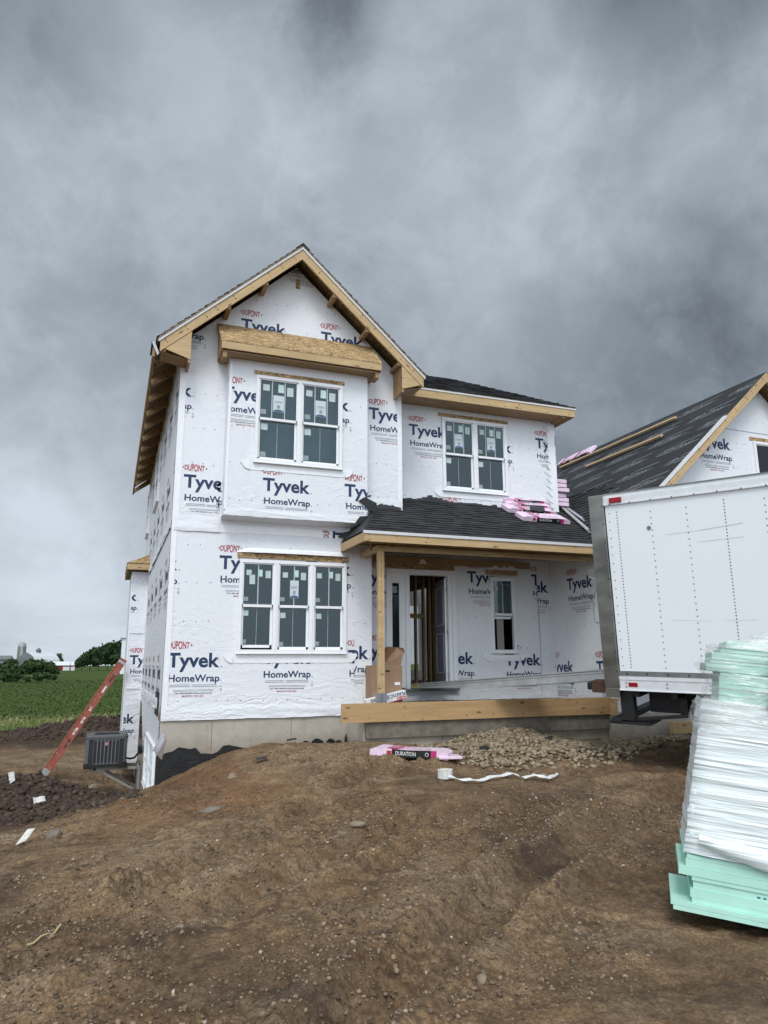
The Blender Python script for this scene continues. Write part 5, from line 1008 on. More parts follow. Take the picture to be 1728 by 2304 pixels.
# ------------------------------------------------------------ lumber, bundles and trim on the roofs
def ongar(px, py, h=.0): return onP(px, py, (GRS, 0, -1), GRZ-GRS*GRX+h)
for k, (a, b, nm) in enumerate((((1265, 1054), (1521, 946.5), 'upper of the two loose sticks on the garage roof'), ((1318, 1057), (1494.5, 981.8), 'lower of the two loose sticks on the garage roof'))):
    A_, B_ = ongar(*a), ongar(*b); x_ = (A_[0]+B_[0])/2; z_ = GRZ-GRS*(GRX-x_)
    T(lumber('roof_stick', (x_-.03, A_[1], z_+.045), (x_-.03, B_[1], z_+.045), .085, .045, 'pine', None, up=tuple(gnn)), nm, 'stick', 'sticks on the garage roof')
def bundle(label, M, cat='shingle bundle', group='pink shingle bundles', Ls=1.0, top=False, flip=False):
    t = bpy.data.objects.new('shingle_bundle', None); COL.objects.link(t); t.matrix_world = M; T(t, label, cat, group)
    w_, d_, h_ = 1.0*Ls, .33, .085; b = MB(); nseg = 14
    prof = lambda x: (1+.06*math.sin(x*9+Ls), .005*math.sin(x*14))
    xs_ = np.linspace(0, w_, nseg+1)
    for x0, x1 in zip(xs_, xs_[1:]):
        k0, o0 = prof(x0); k1, o1 = prof(x1); e0 = .75 if x0 == 0 else 1; e1 = .75 if x1 == w_ else 1
        A0 = [(x0, 0, 0), (x0, d_, 0), (x0, d_, h_*k0*e0), (x0, 0, h_*k0*e0)]; A1 = [(x1, 0, 0), (x1, d_, 0), (x1, d_, h_*k1*e1), (x1, 0, h_*k1*e1)]
        xm = (x0+x1)/2/w_; side = 'pack_black' if .30 < xm < .76 else 'magenta' if .76 < xm < .88 else 'pink'; tp = 'magenta' if .20 < xm < .33 else 'pink'
        b.poly([A0[0], A1[0], A1[3], A0[3]], side); b.poly([A0[3], A1[3], A1[2], A0[2]], tp); b.poly([A0[1], A0[2], A1[2], A1[1]], 'pink'); b.poly([A0[0], A0[1], A1[1], A1[0]], 'pink')
    k0 = prof(0)[0]*.75; k1 = prof(w_)[0]*.75
    b.poly([(0, 0, 0), (0, 0, h_*k0), (0, d_, h_*k0), (0, d_, 0)], 'pink'); b.poly([(w_, 0, 0), (w_, d_, 0), (w_, d_, h_*k1), (w_, 0, h_*k1)], 'pink')
    pr = b; F_ = ((0, -.003, 0), (1, 0, 0), (0, 0, 1), (0, -1, 0)); label_text(pr, 'DURATION', .042, .26*Ls, (.335*Ls, .022), F_, 'tape_white', .02); 
    pr.poly([(.20, -.004, .018), (.255, -.004, .018), (.255, -.004, .065), (.20, -.004, .065)], 'ink_red'); pr.disc((.735*Ls, -.004, .045), (1, 0, 0), (0, 0, 1), .022, 'tape_white', 10); pr.disc((.735*Ls, -.006, .045), (1, 0, 0), (0, 0, 1), .015, 'pack_black', 10)
    Ft = ((0, 0, h_*1.07), (1, 0, 0), (0, 1, 0), (0, 0, 1)); label_text(pr, 'DURATION', .03, .2, (.55*Ls, .04), Ft, 'pack_black', .01)
    for k in range(3): pr.disc(((.52+.1*k)*Ls, .14, h_*1.09), (1, 0, 0), (0, .6, 0), .02, 'pack_black', 8)
    v_, f_ = rect2(.21, .05, .30, .06)
    for k in range(3): pr.poly([(.215, .08+.07*k, h_*1.1), (.315, .08+.07*k, h_*1.1), (.315, .11+.07*k, h_*1.1), (.215, .11+.07*k, h_*1.1)], 'pink')
    for k in range(9): a_, b_ = random.uniform(.34, .46), random.uniform(.04, .28); pr.disc((a_*Ls, b_, h_*1.09), (1, 0, 0), (0, 1, 0), .016, 'magenta', 6)
    obj('packaging', b, t); return t
p = onZ(832, 1706, -.44); q = onZ(1008, 1712, -.44); ax = Vector((q[0]-p[0], q[1]-p[1], 0)); Lb = ax.length; ax.normalize(); yy = Vector((0, 0, 1)).cross(ax); z0_ = max(th(p[0], p[1]), th(q[0], q[1]), th((p[0]+q[0])/2, (p[1]+q[1])/2))
bundle('pink shingle bundle with a black band lying on the mud in front of the porch', Matrix.Translation((p[0], p[1], z0_+.01))@frameM((0, 0, 0), ax, yy, (0, 0, 1))@Matrix.Rotation(.03, 4, 'Y')@Matrix.Scale(1.22, 4), Ls=Lb/1.22)
mb = MB().box((0, 0, 0), (.32, .30, .035), 'pink'); o = obj('loose_pack', mb, bevel=.008, M=Matrix.Translation(Vector((q[0]-.12, q[1]+.02, z0_-.01)))@Matrix.Rotation(-.25, 4, 'Z')); T(o, 'flat pink pack end poking out from under the shingle bundle on the mud', 'pack')
def porchM(px, py, ang, lift): 
    P_ = onP(px, py, (0, PS, -1), PE-PS*py0); up = Vector((0, -PS, 1)).normalized(); x = (Matrix.Rotation(ang, 3, up)@Vector((1, 0, 0))); y = up.cross(x); return frameM(Vector(P_)+up*lift, x, y, up)
bundle('pink shingle bundle lowest on the porch roof with its top face showing', porchM(1176, 1173.5, -.03, .02)@Matrix.Scale(1.05, 4))
bundle('pink shingle bundle second up on the porch roof', porchM(1143, 1156, -.05, .03)@Matrix.Scale(1.1, 4)); bundle('pink shingle bundle third up on the porch roof', porchM(1140, 1148, -.05, .07)@Matrix.Scale(1.05, 4)); bundle('pink shingle bundle highest on the porch roof, against the wrapped wall', porchM(1131, 1143, .0, .115)@Matrix.Scale(1.1, 4))
P_ = porchM(1188, 1160, 0, .135); mb = MB(); mb.poly([P_@Vector(q) for q in ((0, -.05, .0), (.14, -.16, .0), (.30, -.10, .01), (.44, .16, .03), (.1, .20, .03))], 'black_wrap'); T(obj('felt_scrap', mb), 'black felt scrap draped over the bundles on the porch roof', 'felt')
for k in range(6):
    M_ = frameM((8.23+.03*(k % 2), .80+.04*(k % 3), 4.13+k*.106), (0, 1, 0), (-1, 0, 0), (0, 0, 1))@Matrix.Rotation(.05*(k % 3-1), 4, 'Z'); bundle('pink shingle bundle, %s of the corner stack beside the house' % ('lowest', 'second from the bottom', 'third from the bottom', 'fourth from the bottom', 'second from the top', 'topmost')[k], M_@Matrix.Scale(1.12, 4))
for k, (px, py, nm) in enumerate(((1262, 1046, 'nearest the house'), (1292, 1033, 'furthest up the ridge line'))):
    A_ = ongar(px, py); M_ = frameM((A_[0]-.15, A_[1], GRZ-GRS*(GRX-A_[0]+.15)+.02), (0, -1, 0), tuple(gd), tuple(gnn)); bundle('pink shingle bundle on the garage ridge, '+nm, M_@Matrix.Scale(.95, 4))
for k, (a, b) in enumerate((((1257, 1137), (1331, 1190)), ((1257, 1142), (1322, 1200)))):
    A_, B_ = onP(*a, (0, PS, -1), PE-PS*py0), onP(*b, (0, PS, -1), PE-PS*py0); up = Vector((0, -PS, 1)).normalized(); d_ = Vector(B_-A_); L_ = d_.length+.35; x_ = d_.normalized(); y_ = up.cross(x_).normalized(); z_ = x_.cross(y_)
    mb = MB().box((0, -.028, 0), (L_, .028, .006), 'drip').box((0, -.028, 0), (L_, -.020, .03), 'drip').box((0, .020, 0), (L_, .028, .03), 'drip'); o = obj('metal_trim', mb, M=frameM(Vector(A_)+up*.05, x_, y_, z_)); T(o, ('upper', 'lower')[k]+' of two white metal trim lengths lying in the roof valley', 'trim', 'white trim lengths in the valley')
# ------------------------------------------------------------ boxes on the porch
cb = thing('cardboard_box', 'tall open brown cardboard box standing behind the porch post', 'box')
Yb = -.35; A_ = onY(838, 1578, Yb); B_ = onY(905, 1565, Yb); zt_ = onY(880, 1497, Yb)[2]; zb = .17
mb = MB().box((A_[0], Yb, zb), (B_[0], Yb+.35, zt_), 'cardboard'); obj('carton', mb, cb, .004)
mb = MB(); x0, x1 = A_[0]+.23, B_[0]; mb.prism([(x0+.02, Yb+.01, zt_), (x1-.02, Yb+.01, zt_), (x1+.02, Yb-.04, zt_+.22), (x0+.20, Yb-.02, zt_+.30)], (0, .006, 0), 'cardboard'); obj('flap', mb, cb)
p1, p2, p3, p4, p5 = [onY(*q, Yb+.18) for q in ((868, 1492), (877, 1455), (908, 1458), (911, 1468), (903, 1474))]
mb = MB(); mb.prism([p1, p2, p3, p4, p5], (0, .2, 0), 'cardboard_dark'); obj('flap', mb, cb)
c1, c2, c3, c4 = [onY(*q, Yb+.10) for q in ((868, 1496), (886, 1468), (888, 1497), (880, 1500))]; mb = MB(); mb.prism([c1, c2, c3, c4], (0, .1, 0), 'cardboard'); obj('flap', mb, cb)
p, q = onY(888, 1535, Yb), onY(900, 1541, Yb); obj('shipping_label', MB().box((p[0], Yb-.003, q[2]), (q[0], Yb-.0005, p[2]), 'paper_white'), cb)
p, q = onY(867, 1508, Yb), onY(877, 1512, Yb); obj('hand_hole', MB().box((p[0], Yb-.003, q[2]), (q[0], Yb-.001, p[2]), 'vinyl_shadow'), cb)
# long white carton, upside down lettering
Ys = -.50; a, b = onY(871, 1583, Ys), onY(916, 1572-.5, Ys); c_ = onY(910, 1553, Ys); d_ = onY(872, 1566, Ys)
ax = Vector((b[0]-a[0], 0, b[2]-a[2])); L_ = ax.length; ax.normalize(); upv = Vector((0, -1, 0)).cross(ax)*-1; upv = upv if upv.z > 0 else -upv; hh = (Vector(c_)-Vector(b)).dot(upv); L0 = .35
M_ = frameM(Vector(a)-ax*L0, ax, Vector((0, 1, 0)), upv)
hc = thing('sheeting_carton', 'long white carton with upside down red and blue lettering leaning on the porch fill', 'carton')
mb = MB().box((0, 0, 0), (L_+L0, .14, hh), 'paper_white', M_); mb.box((0, -.002, 0), (L_+L0, .0, .012), 'ink_red', M_); obj('carton', mb, hc, .003)
mb = MB(); O_ = M_@Vector((L_+L0, -.004, hh)); F_ = (O_, -ax, -upv, (0, -1, 0)); label_text(mb, 'PLASTIC SHEETING', hh*.34, .62, (.015, hh*.14), F_, 'ink_blue', .02, lift=.001); label_text(mb, 'HUSKY', hh*.30, .175, (.01, hh*.56), F_, 'ink_red', .03, lift=.001); label_text(mb, '10 ft x 25 ft', .012, .1, (.26, hh*.55), F_, 'ink_black', lift=.001); obj('lettering', mb, hc)
# ------------------------------------------------------------ box truck
RV = np.array([-0.48953731, 0.87167768, 0.02304861]); UPV = np.array([-0.08794465, -0.07565318, 0.99324838]); fw_ = -RV; side = np.cross(UPV, fw_); side /= np.linalg.norm(side)   # side: away from the camera
if side@np.array([0, 1, 0]) < 0: side = -side
Bc = atd(1397.6, 1551.3, 9.75); MT = frameM(Bc, fw_, side, UPV)
truck = thing('box_truck', 'white box truck with riveted sides parked in front of the garage', 'truck')
MT = frameM(Bc-fw_*.21, fw_, side, UPV); truck.matrix_world = MT; LT, WT, HT = 7.4, 2.45, 2.66
b = MB(); b.box((.22, 0, .24), (LT, .03, HT-.14), 'truck_white'); b.box((.22, WT-.03, .24), (LT, WT, HT-.14), 'truck_white'); b.box((LT-.03, .03, .24), (LT, WT-.03, HT-.14), 'truck_white'); b.box((.05, .02, HT-.02), (LT, WT-.02, HT), 'truck_rail')
for k in range(1, 16):
    x = .22+.46*k-.30
    for i in range(52 if k % 3 == 1 else 26):
        z = .30+i*(HT-.52)/(52 if k % 3 == 1 else 26); b.disc((x, -.003, z), (1, 0, 0), (0, 0, 1), .0085, 'black_metal', 6)
for i in range(20): b.disc((.27, -.003, .32+i*.115), (1, 0, 0), (0, 0, 1), .008, 'black_metal', 6)
sc_ = lambda x0, z0, x1, z1, t: b.poly([(p[0], -.004, p[1]) for p in bar(x0, z0, x1, z1, t)[0]], 'truck_scratch')
sc_(1.0, 2.03, 1.45, 2.05, .005); sc_(1.45, 2.05, 1.95, 2.09, .009); sc_(1.4, 1.90, 1.95, 1.92, .005); sc_(.95, .92, 1.5, .90, .004); sc_(1.6, .90, 2.0, .91, .004)
b.disc((.80, -.008, 2.14), (1, 0, 0), (0, 0, 1), .028, 'alu_dull', 14); obj('cargo_box', b, truck)
r_ = MB(); r_.box((.20, -.02, HT-.15), (LT, .04, HT-.05), 'truck_rail'); r_.box((.20, -.028, HT-.155), (LT, -.018, HT-.135), 'truck_rail'); r_.box((.20, -.012, HT-.05), (LT, .08, HT+.0), 'truck_rail'); r_.box((.2, -.020, HT-.005), (LT, .08, HT+.012), 'alu_dull')
for i in range(26): r_.disc((.30+i*.28, -.030, HT-.146), (1, 0, 0), (0, 0, 1), .010, 'black_metal', 6)
obj('top_rail', r_, truck)
r_ = MB(); r_.box((.20, -.015, .18), (LT, .04, .25), 'alu_dull'); r_.box((.20, -.025, .135), (LT, .04, .18), 'truck_rail'); r_.box((.20, -.018, .0), (LT, .04, .135), 'truck_rail'); r_.box((.2, -.028, -.008), (LT, .04, .004), 'truck_rail')
for i in range(26): r_.disc((.32+i*.27, -.018, .215), (1, 0, 0), (0, 0, 1), .013, 'black_metal', 8)
for i in range(13):
    for z in (.045, .095): r_.disc((.30+i*.54, -.021, z), (1, 0, 0), (0, 0, 1), .014, 'alu', 8)
obj('bottom_rail', r_, truck)
r_ = MB()
for y0_, y1_ in ((-.035, .10), (WT-.10, WT+.035)): r_.box((.0, y0_, .02), (.21, y1_, HT), 'steel_brushed')
r_.box((.0, .10, HT-.18), (.21, WT-.10, HT), 'steel_brushed'); r_.box((-.0, -.03, -.10), (.20, WT, .02), 'steel_brushed')
for i in range(10): r_.disc((.19, -.037, .25+i*.25), (1, 0, 0), (0, 0, 1), .010, 'black_metal', 6)
obj('rear_frame', r_, truck, .006)
for x, z in ((.30, HT-.095),): obj('marker_light', MB().box((x, -.045, z-.035), (x+.17, -.018, z+.035), 'red_lens'), truck, .004)
obj('reflector', MB().box((.33, -.024, .045), (.45, -.018, .10), 'red_lens'), truck)
obj('cargo_floor', MB().box((.05, .03, .18), (LT-.03, WT-.03, .25), 'interior_wood'), truck)
u = MB(); u.box((.3, .75, -.30), (LT, .87, -.02), 'black_metal'); u.box((.3, 1.6, -.30), (LT, 1.72, -.02), 'black_metal')
for i in range(14): u.box((.35+i*.5, .06, -.10), (.43+i*.5, WT-.06, -.0), 'black_metal')
u.box((.45, .35, -.34), (LT, 2.1, -.03), 'black_metal'); obj('chassis', u, truck)
u = MB(); u.box((.16, .06, -.42), (.34, .18, -.0), 'black_metal'); u.box((-.02, .05, -.47), (.55, .45, -.44), 'black_metal'); u.box((.0, .05, -.47), (.16, WT-.05, -.40), 'black_metal'); u.box((.3, .08, -.46), (1.0, .14, -.42), 'black_metal', Matrix.Rotation(-.12, 4, 'Y')); u.box((.16, WT-.18, -.42), (.34, WT-.06, 0), 'black_metal'); obj('rear_step', u, truck, .005)
obj('ramp_hinge', MB().box((-.22, .02, -.06), (.02, .20, .10), 'rust').box((-.30, .05, -.03), (-.20, .17, .07), 'black_metal').box((-.02, .0, -.06), (.12, .22, -.02), 'rust'), truck, .01)
obj('mud_flap', MB().box((1.15, .05, -.75), (1.17, .65, -.1), 'rubber'), truck)
h_ = MB(); h_.tube([(-.03, .0, 1.62), (-.10, .0, 1.62), (-.10, 0, 1.54), (-.03, 0, 1.50)], .008, 'alu_dull', 6); h_.tube([(-.02, .0, 1.35), (-.08, 0, 1.2), (-.08, 0, .95), (-.06, 0, .90), (-.02, 0, .90)], .008, 'alu_dull', 6); obj('grab_handle', h_, truck)
h_ = MB(); h_.box((.9, .82, -.16), (2.6, .85, -.1), 'black_metal')
obj('light_bar', MB().box((.9, .2, -.34), (1.0, .24, -.12), 'black_metal').box((1.05, .2, -.34), (1.08, .24, -.12), 'black_metal'), truck)
def wheel(x, y, R_=.40, wd=.24):
    t_ = MB(); n = 36; prof = [(R_*.62, 0), (R_*.95, .0), (R_, .03), (R_, wd-.03), (R_*.95, wd), (R_*.62, wd)]
    for i in range(n):
        a0, a1 = 2*math.pi*i/n, 2*math.pi*(i+1)/n
        for (r0, w0), (r1, w1) in zip(prof, prof[1:]): t_.poly([(r0*math.cos(a0), w0, r0*math.sin(a0)), (r1*math.cos(a0), w1, r1*math.sin(a0)), (r1*math.cos(a1), w1, r1*math.sin(a1)), (r0*math.cos(a1), w0, r0*math.sin(a1))], 'rubber')
    wo_ = obj('wheel', t_, truck, loc=(x, y, -.62)); h_ = MB()
    h_.tube([(0, .05, 0), (0, .08, 0)], R_*.63, 'truck_rail', 24); h_.tube([(0, .0, 0), (0, .05, 0)], R_*.2, 'alu_dull', 16); obj('rim', h_, wo_)
for x in (2.3, 6.6):
    for y in (.06, WT-.30): wheel(x, y)
# walk ramp from truck to door
A_ = Vector(onY(925, 1528, R-.30)); A_.z = .475; Bq = Vector(atd(1364, 1505.7, 10.75)); x_ = (Bq-A_); L_ = x_.length+.35; x_.normalize(); y_ = Vector((0, 0, 1)).cross(x_).normalized(); z_ = x_.cross(y_)
rp = thing('loading_ramp', 'long narrow aluminium walk ramp from the truck to the front door sill', 'ramp'); rp.matrix_world = frameM(A_, x_, y_, z_)
r_ = MB(); 
for s in (0, .60):
    for i in range(20):
        t0, t1 = i/20, (i+1)/20; h0, h1 = [.075+.085*min(1, t*2.2) for t in (t0, t1)]
        r_.hexa([(L_*t0, s, -h0), (L_*t1, s, -h1), (L_*t1, s+.04, -h1), (L_*t0, s+.04, -h0), (L_*t0, s, 0), (L_*t1, s, 0), (L_*t1, s+.04, 0), (L_*t0, s+.04, 0)], 'alu')
    r_.box((0, s-.016, -.012), (L_, s+.05, .006), 'alu'); r_.box((0, s-.004, -.060), (L_, s-.0, -.050), 'alu_dull'); r_.box((0, s-.004, -.024), (L_, s-.0, -.014), 'alu_dull'); r_.box((L_*.45, s-.012, -.162), (L_, s+.045, -.150), 'alu_dull')
obj('side_rail', r_, rp); d_ = MB(); d_.box((0, .04, -.03), (L_, .60, -.018), 'alu_dull')
for i in range(60): d_.box((L_*i/60, .05, -.018), (L_*i/60+.012, .59, -.012), 'alu')
obj('deck', d_, rp); obj('warning_sticker', MB().box((.02, -.006, -.055), (.16, -.003, -.01), 'yellow').box((.05, -.008, -.045), (.08, -.0055, -.02), 'ink_black').box((.10, -.008, -.045), (.13, -.0055, -.02), 'ink_black'), rp)
# ------------------------------------------------------------ insulation stack
st = thing('insulation_stack', 'tall leaning stack of green foam boards with its middle wrapped tight in white film', 'foam boards')
p0 = onZ(1508, 2052, -.72); tilt = math.radians(6.2); dx = np.array([.76, -.649, 0]); dx = dx/np.linalg.norm(dx); ux = dx*math.cos(tilt)-Uz*math.sin(tilt); yv = np.array([-dx[1], dx[0], 0]); uz = np.cross(ux, yv); uz = uz if uz[2] > 0 else -uz
yv = np.cross(uz, ux); Ms = frameM(p0+np.array([0, 0, .03]), ux, yv, uz); st.matrix_world = Ms
z = 0.; rr = random.Random(12); LB, WB = 2.44, .62
low = [(.0, .052), (.03, .052), (.02, .05), (.20, .05), (.22, .05), (.20, .05), (.03, .05), (.14, .05), (.12, .05), (.10, .03)]
low = [(.02, .028), (.0, .028), (.125, .030), (.13, .050), (.14, .050), (.135, .026), (.055, .050), (.09, .050), (.085, .026), (.07, .024)]
dash = MB()
for i, (o_, t_) in enumerate(low):
    o_ += rr.uniform(-.012, .012); y_ = rr.uniform(-.012, .012) if i > 1 else -.03; m_ = MB().box((o_, y_, z+.0015), (o_+LB, y_+WB, z+t_), 'foam_green')
    if i in (4, 5, 8, 9):
        for k in range(22): x_ = .5+k*.035+(i % 2)*.15; m_.box((x_, y_-.002, z+t_*.35), (x_+rr.uniform(.008, .024), y_-.0005, z+t_*.55), 'ink_blue2')
    obj('foam_board', m_, st); z += t_
zl = z; 
for i in range(30):
    t_ = .0315; o_ = .09+.085*i/30+rr.uniform(-.008, .008)+(.05 if i > 24 else 0); y_ = rr.uniform(-.010, .010); obj('foam_board', MB().box((o_, y_, z+.001), (o_+LB, y_+WB, z+t_), 'foam_white'), st, .003); z += t_
zm = z
for i in range(9):
    t_ = (.05, .05, .026, .05, .026, .05, .026, .05, .026)[i]; o_ = .265+rr.uniform(-.006, .006)-(.05 if i in (5, 6, 7) else 0)-(.04 if i == 5 else 0); y_ = rr.uniform(-.008, .008); obj('foam_board', MB().box((o_, y_, z+.001), (o_+LB, y_+WB, z+t_), 'foam_green'), st, .004); z += t_
ztop = z
def film(name, z0, z1, off, mat, seed, xo, bulge=.012, parent=st, ext=1.6):
    """sheet of film around the left end and the long face, pulled tight: real ridges"""
    nz = max(8, int((z1-z0)/.0125)); path = []
    for t in np.linspace(0, 1, 10): path.append((xo, WB*(1-t), (-1, 0)))
    for t in np.linspace(0, 1, 26)[1:]: path.append((xo+LB*t*ext/1.6*.98, 0, (0, -1)))
    mb = MB(); k = mb.mi(mat); n = len(path)
    ss = np.array([0]+list(np.cumsum([math.hypot(b_[0]-a_[0], b_[1]-a_[1]) for a_, b_ in zip(path, path[1:])])))
    for j in range(nz+1):
        zz = z0+(z1-z0)*j/nz; s = ss; d_ = off+bulge*(fbm(s*1.1+seed, s*0+zz*26+s*.5, seed, 3)*1.3)+.003*np.sin(zz*200+s*1.5); prof = xo_prof(zz)
        for (px_, py_, (nx_, ny_)), dd in zip(path, d_): mb.v.append((px_+nx_*dd+(prof if px_ < xo+.4 else 0), py_+ny_*dd, zz+.012*math.sin(px_*2+seed)))
    for j in range(nz):
        for i in range(n-1): mb.f.append((j*n+i, j*n+i+1, (j+1)*n+i+1, (j+1)*n+i)); mb.m.append(k)
    return obj(name, mb, parent, smooth=True)
def xo_prof(zz): return .085*(zz-zl)/(zm-zl)
film('white_wrap', zl-.01, zm+.02, .008, 'film_white', 3, .09, .012)
xo_prof = lambda zz: .08+.10*max(0, min(1, (zz-zm+.1)/.2))-.07*math.exp(-((zz-zm-.23)/.06)**2)
film('clear_wrap', zm-.18, ztop+.02, .022, 'film', 8, .07, .02)
xo_prof = lambda zz: 0.
tp = MB(); n1_, n2_ = 26, 14; k = tp.mi('film')
for i in range(n1_+1):
    for j in range(n2_+1):
        x_ = .24+2.4*i/n1_; y_ = -.02+.66*j/n2_; e = min(i, n1_-i, j*1.6, (n2_-j)*1.6)/3; hz = .115*min(1, e)*(.75+.5*float(fbm(np.array([x_*2.2]), np.array([y_*2.6]), 4, 3)[0])); tp.v.append((x_, y_, ztop+.01+hz))
for i in range(n1_):
    for j in range(n2_): a = i*(n2_+1)+j; tp.f.append((a, a+n2_+1, a+n2_+2, a+1)); tp.m.append(k)
obj('top_wrap', tp, st, smooth=True)
tp = MB(); tp.box((.30, .02, ztop), (2.5, .60, ztop+.06), 'foam_pale'); obj('foam_board', tp, st, .02)
# torn band of film peeling away over the lower boards
bd = MB(); k = bd.mi('film_white'); n = 30; rr = random.Random(2)
for i in range(n+1):
    t_ = i/n; x_ = .16+t_*1.7; zc = zl+.075-t_*.20; hw = .03+.055*min(1, t_*3)
    for j in range(5): s = (j-2)/2; bd.v.append((x_, -.032-.03*(1-s*s)-.008*rr.random(), zc+s*hw+(.02*rr.random() if i < 2 else 0)))
for i in range(n):
    for j in range(4): a = i*5+j; bd.f.append((a, a+5, a+6, a+1)); bd.m.append(k)
obj('torn_film', bd, st, smooth=True)
# ------------------------------------------------------------ outdoor unit on its bracket
Yac = 5.3; a, b_ = onY(187.5, 1731, Yac), onY(284, 1727, Yac); X0, X1 = a[0], b_[0]; zb = (a[2]+b_[2])/2; zt2 = onY(235, 1653, Yac)[2]; D = X1-X0; Hh = zt2-zb
ac = thing('outdoor_unit', 'dark grey square air conditioning condenser on a wall bracket beside the house', 'air conditioner', (X0, Yac, zb))
def rrect(x0, y0, x1, y1, r_, n=5):
    out = []
    for cx, cy, a0 in ((x1-r_, y1-r_, 0), (x0+r_, y1-r_, 90), (x0+r_, y0+r_, 180), (x1-r_, y0+r_, 270)):
        for i in range(n+1): t_ = math.radians(a0+90*i/n); out.append((cx+r_*math.cos(t_), cy+r_*math.sin(t_)))
    return out
def ring(mb, p0, z0, p1, z1, mat):
    n = len(p0)
    for i in range(n): j = (i+1) % n; mb.poly([(*p0[i], z0), (*p0[j], z0), (*p1[j], z1), (*p1[i], z1)], mat)
b = MB(); zc0 = .085; zc1 = Hh-.10; o1 = rrect(.02, .02, D-.02, D-.02, .06); ring(b, o1, zc0, o1, zc1, 'ac_dark')
ins = .17
for y_ in (.008, D-.02): 
    b.box((ins, y_, zc0), (D-ins, y_+.012, zc0+.03), 'ac_grey'); b.box((ins, y_, zc1-.04), (D-ins, y_+.012, zc1), 'ac_grey')
    for i in range(8): x_ = ins+(D-2*ins)*i/7; b.box((x_-.008, y_-.006, zc0), (x_+.008, y_+.012, zc1), 'ac_light' if 0 < i < 7 else 'ac_grey')
obj('cabinet', b, ac)
l_ = MB(); l2_ = MB()
for i in range(22):
    z_ = zc0+.03+(zc1-zc0-.05)*i/21; o2 = rrect(.004, .004, D-.004, D-.004, .07); 
    for s in range(len(o2)):
        p, q = o2[s], o2[(s+1) % len(o2)]
        if (p[0]+q[0])/2 > ins and (p[0]+q[0])/2 < D-ins: continue
        (l_ if p[0] < D/2 else l2_).poly([(*p, z_), (*q, z_), (*q, z_+.013), (*p, z_+.013)], 'ac_light')
obj('louvre', l_, ac); obj('louvre', l2_, ac)
c_ = MB(); o3 = rrect(-.004, -.004, D+.004, D+.004, .09, 7); o4 = rrect(.01, .01, D-.01, D-.01, .09, 7); o5 = rrect(.05, .05, D-.05, D-.05, .12, 7)
ring(c_, o3, zc1, o3, zc1+.055, 'ac_grey'); ring(c_, o3, zc1+.055, o4, zc1+.09, 'ac_grey'); ring(c_, o4, zc1+.09, o5, zc1+.10, 'ac_grey')
nn_ = len(o5); cir = [(D/2+.36*D*math.cos(math.atan2(q[1]-D/2, q[0]-D/2)), D/2+.36*D*math.sin(math.atan2(q[1]-D/2, q[0]-D/2))) for q in o5]; ring(c_, o5, zc1+.10, cir, zc1+.085, 'ac_grey'); cir2 = [(D/2+(p[0]-D/2)*.96, D/2+(p[1]-D/2)*.96) for p in cir]; ring(c_, cir, zc1+.085, cir2, zc1-.05, 'ac_dark'); c_.poly([(*p, zc1-.05) for p in cir2], 'ac_dark'); obj('top_cap', c_, ac, smooth=False)
g_ = MB()
for k in range(1, 9): r0 = .36*D*k/9; g_.tube([(D/2+r0*math.cos(t_), D/2+r0*math.sin(t_), zc1+.075) for t_ in np.linspace(0, 2*math.pi, 25)], .0035, 'ac_dark', 4, False)
for k in range(8): t_ = math.pi*k/8; g_.tube([(D/2-.35*D*math.cos(t_), D/2-.35*D*math.sin(t_), zc1+.08), (D/2+.35*D*math.cos(t_), D/2+.35*D*math.sin(t_), zc1+.08)], .004, 'ac_dark', 4)
obj('fan_grille', g_, ac)
o6 = rrect(-.012, -.012, D+.012, D+.012, .05); b = MB(); ring(b, o6, .02, o6, .085, 'black_metal'); b.poly([(*p, .085) for p in o6], 'black_metal'); b.poly([(*p, .02) for p in o6][::-1], 'black_metal'); b.box((0, 0, 0), (.16, D, .02), 'black_metal'); b.box((D-.16, 0, 0), (D, D, .02), 'black_metal'); obj('base_pan', b, ac)
bg = MB(); bg.disc((D*.5, -.004, zc1-.09), (1, 0, 0), (0, 0, 1), .036, 'tape_white', 18); bg.disc((D*.5, -.006, zc1-.09), (1, 0, 0), (0, 0, 1), .031, 'ink_red', 18); label_text(bg, 'R', .03, .024, (D*.5-.012, zc1-.105), ((0, -.006, 0), (1, 0, 0), (0, 0, 1), (0, -1, 0)), 'tape_white', .03); obj('badge', bg, ac)
br = thing('wall_bracket', 'grey triangular steel bracket holding the air conditioning condenser on the wall', 'bracket')
for y_ in (Yac+.12, Yac+D-.12):
    m_ = MB(); m_.box((X0+.1, y_-.02, zb-.055), (0, y_+.02, zb-.002), 'bracket_grey'); m_.box((-.05, y_-.025, zb-.62), (-.002, y_+.025, zb-.0), 'bracket_grey'); obj('support_arm', m_, br, .003)
    lumber('brace', (X0+.32, y_, zb-.06), (-.03, y_, zb-.52), .035, .045, 'bracket_grey', br)
obj('cross_bar', MB().box((X0+.2, Yac+.1, zb-.05), (X0+.24, Yac+D-.1, zb-.004), 'bracket_grey').box((-.06, Yac+.1, zb-.06), (-.02, Yac+D-.1, zb-.01), 'bracket_grey'), br)
h_ = MB().tube([(X1-.02, Yac+.5, zb+.14), (X1+.08, Yac+.5, zb+.12), (-.12, Yac+.55, zb+.13), (-.04, Yac+.6, zb+.22), (.0, Yac+.6, zb+.26)], .022, 'rubber', 10); T(obj('refrigerant_hose', h_, smooth=True), 'black insulated hose from the condenser into the wall', 'hose')
T(obj('crawl_opening', MB().box((-.03, 6.6, zb-.55), (-.004, 7.15, zb-.10), 'vinyl_shadow')), 'dark opening low in the side wall behind the bracket', 'opening')
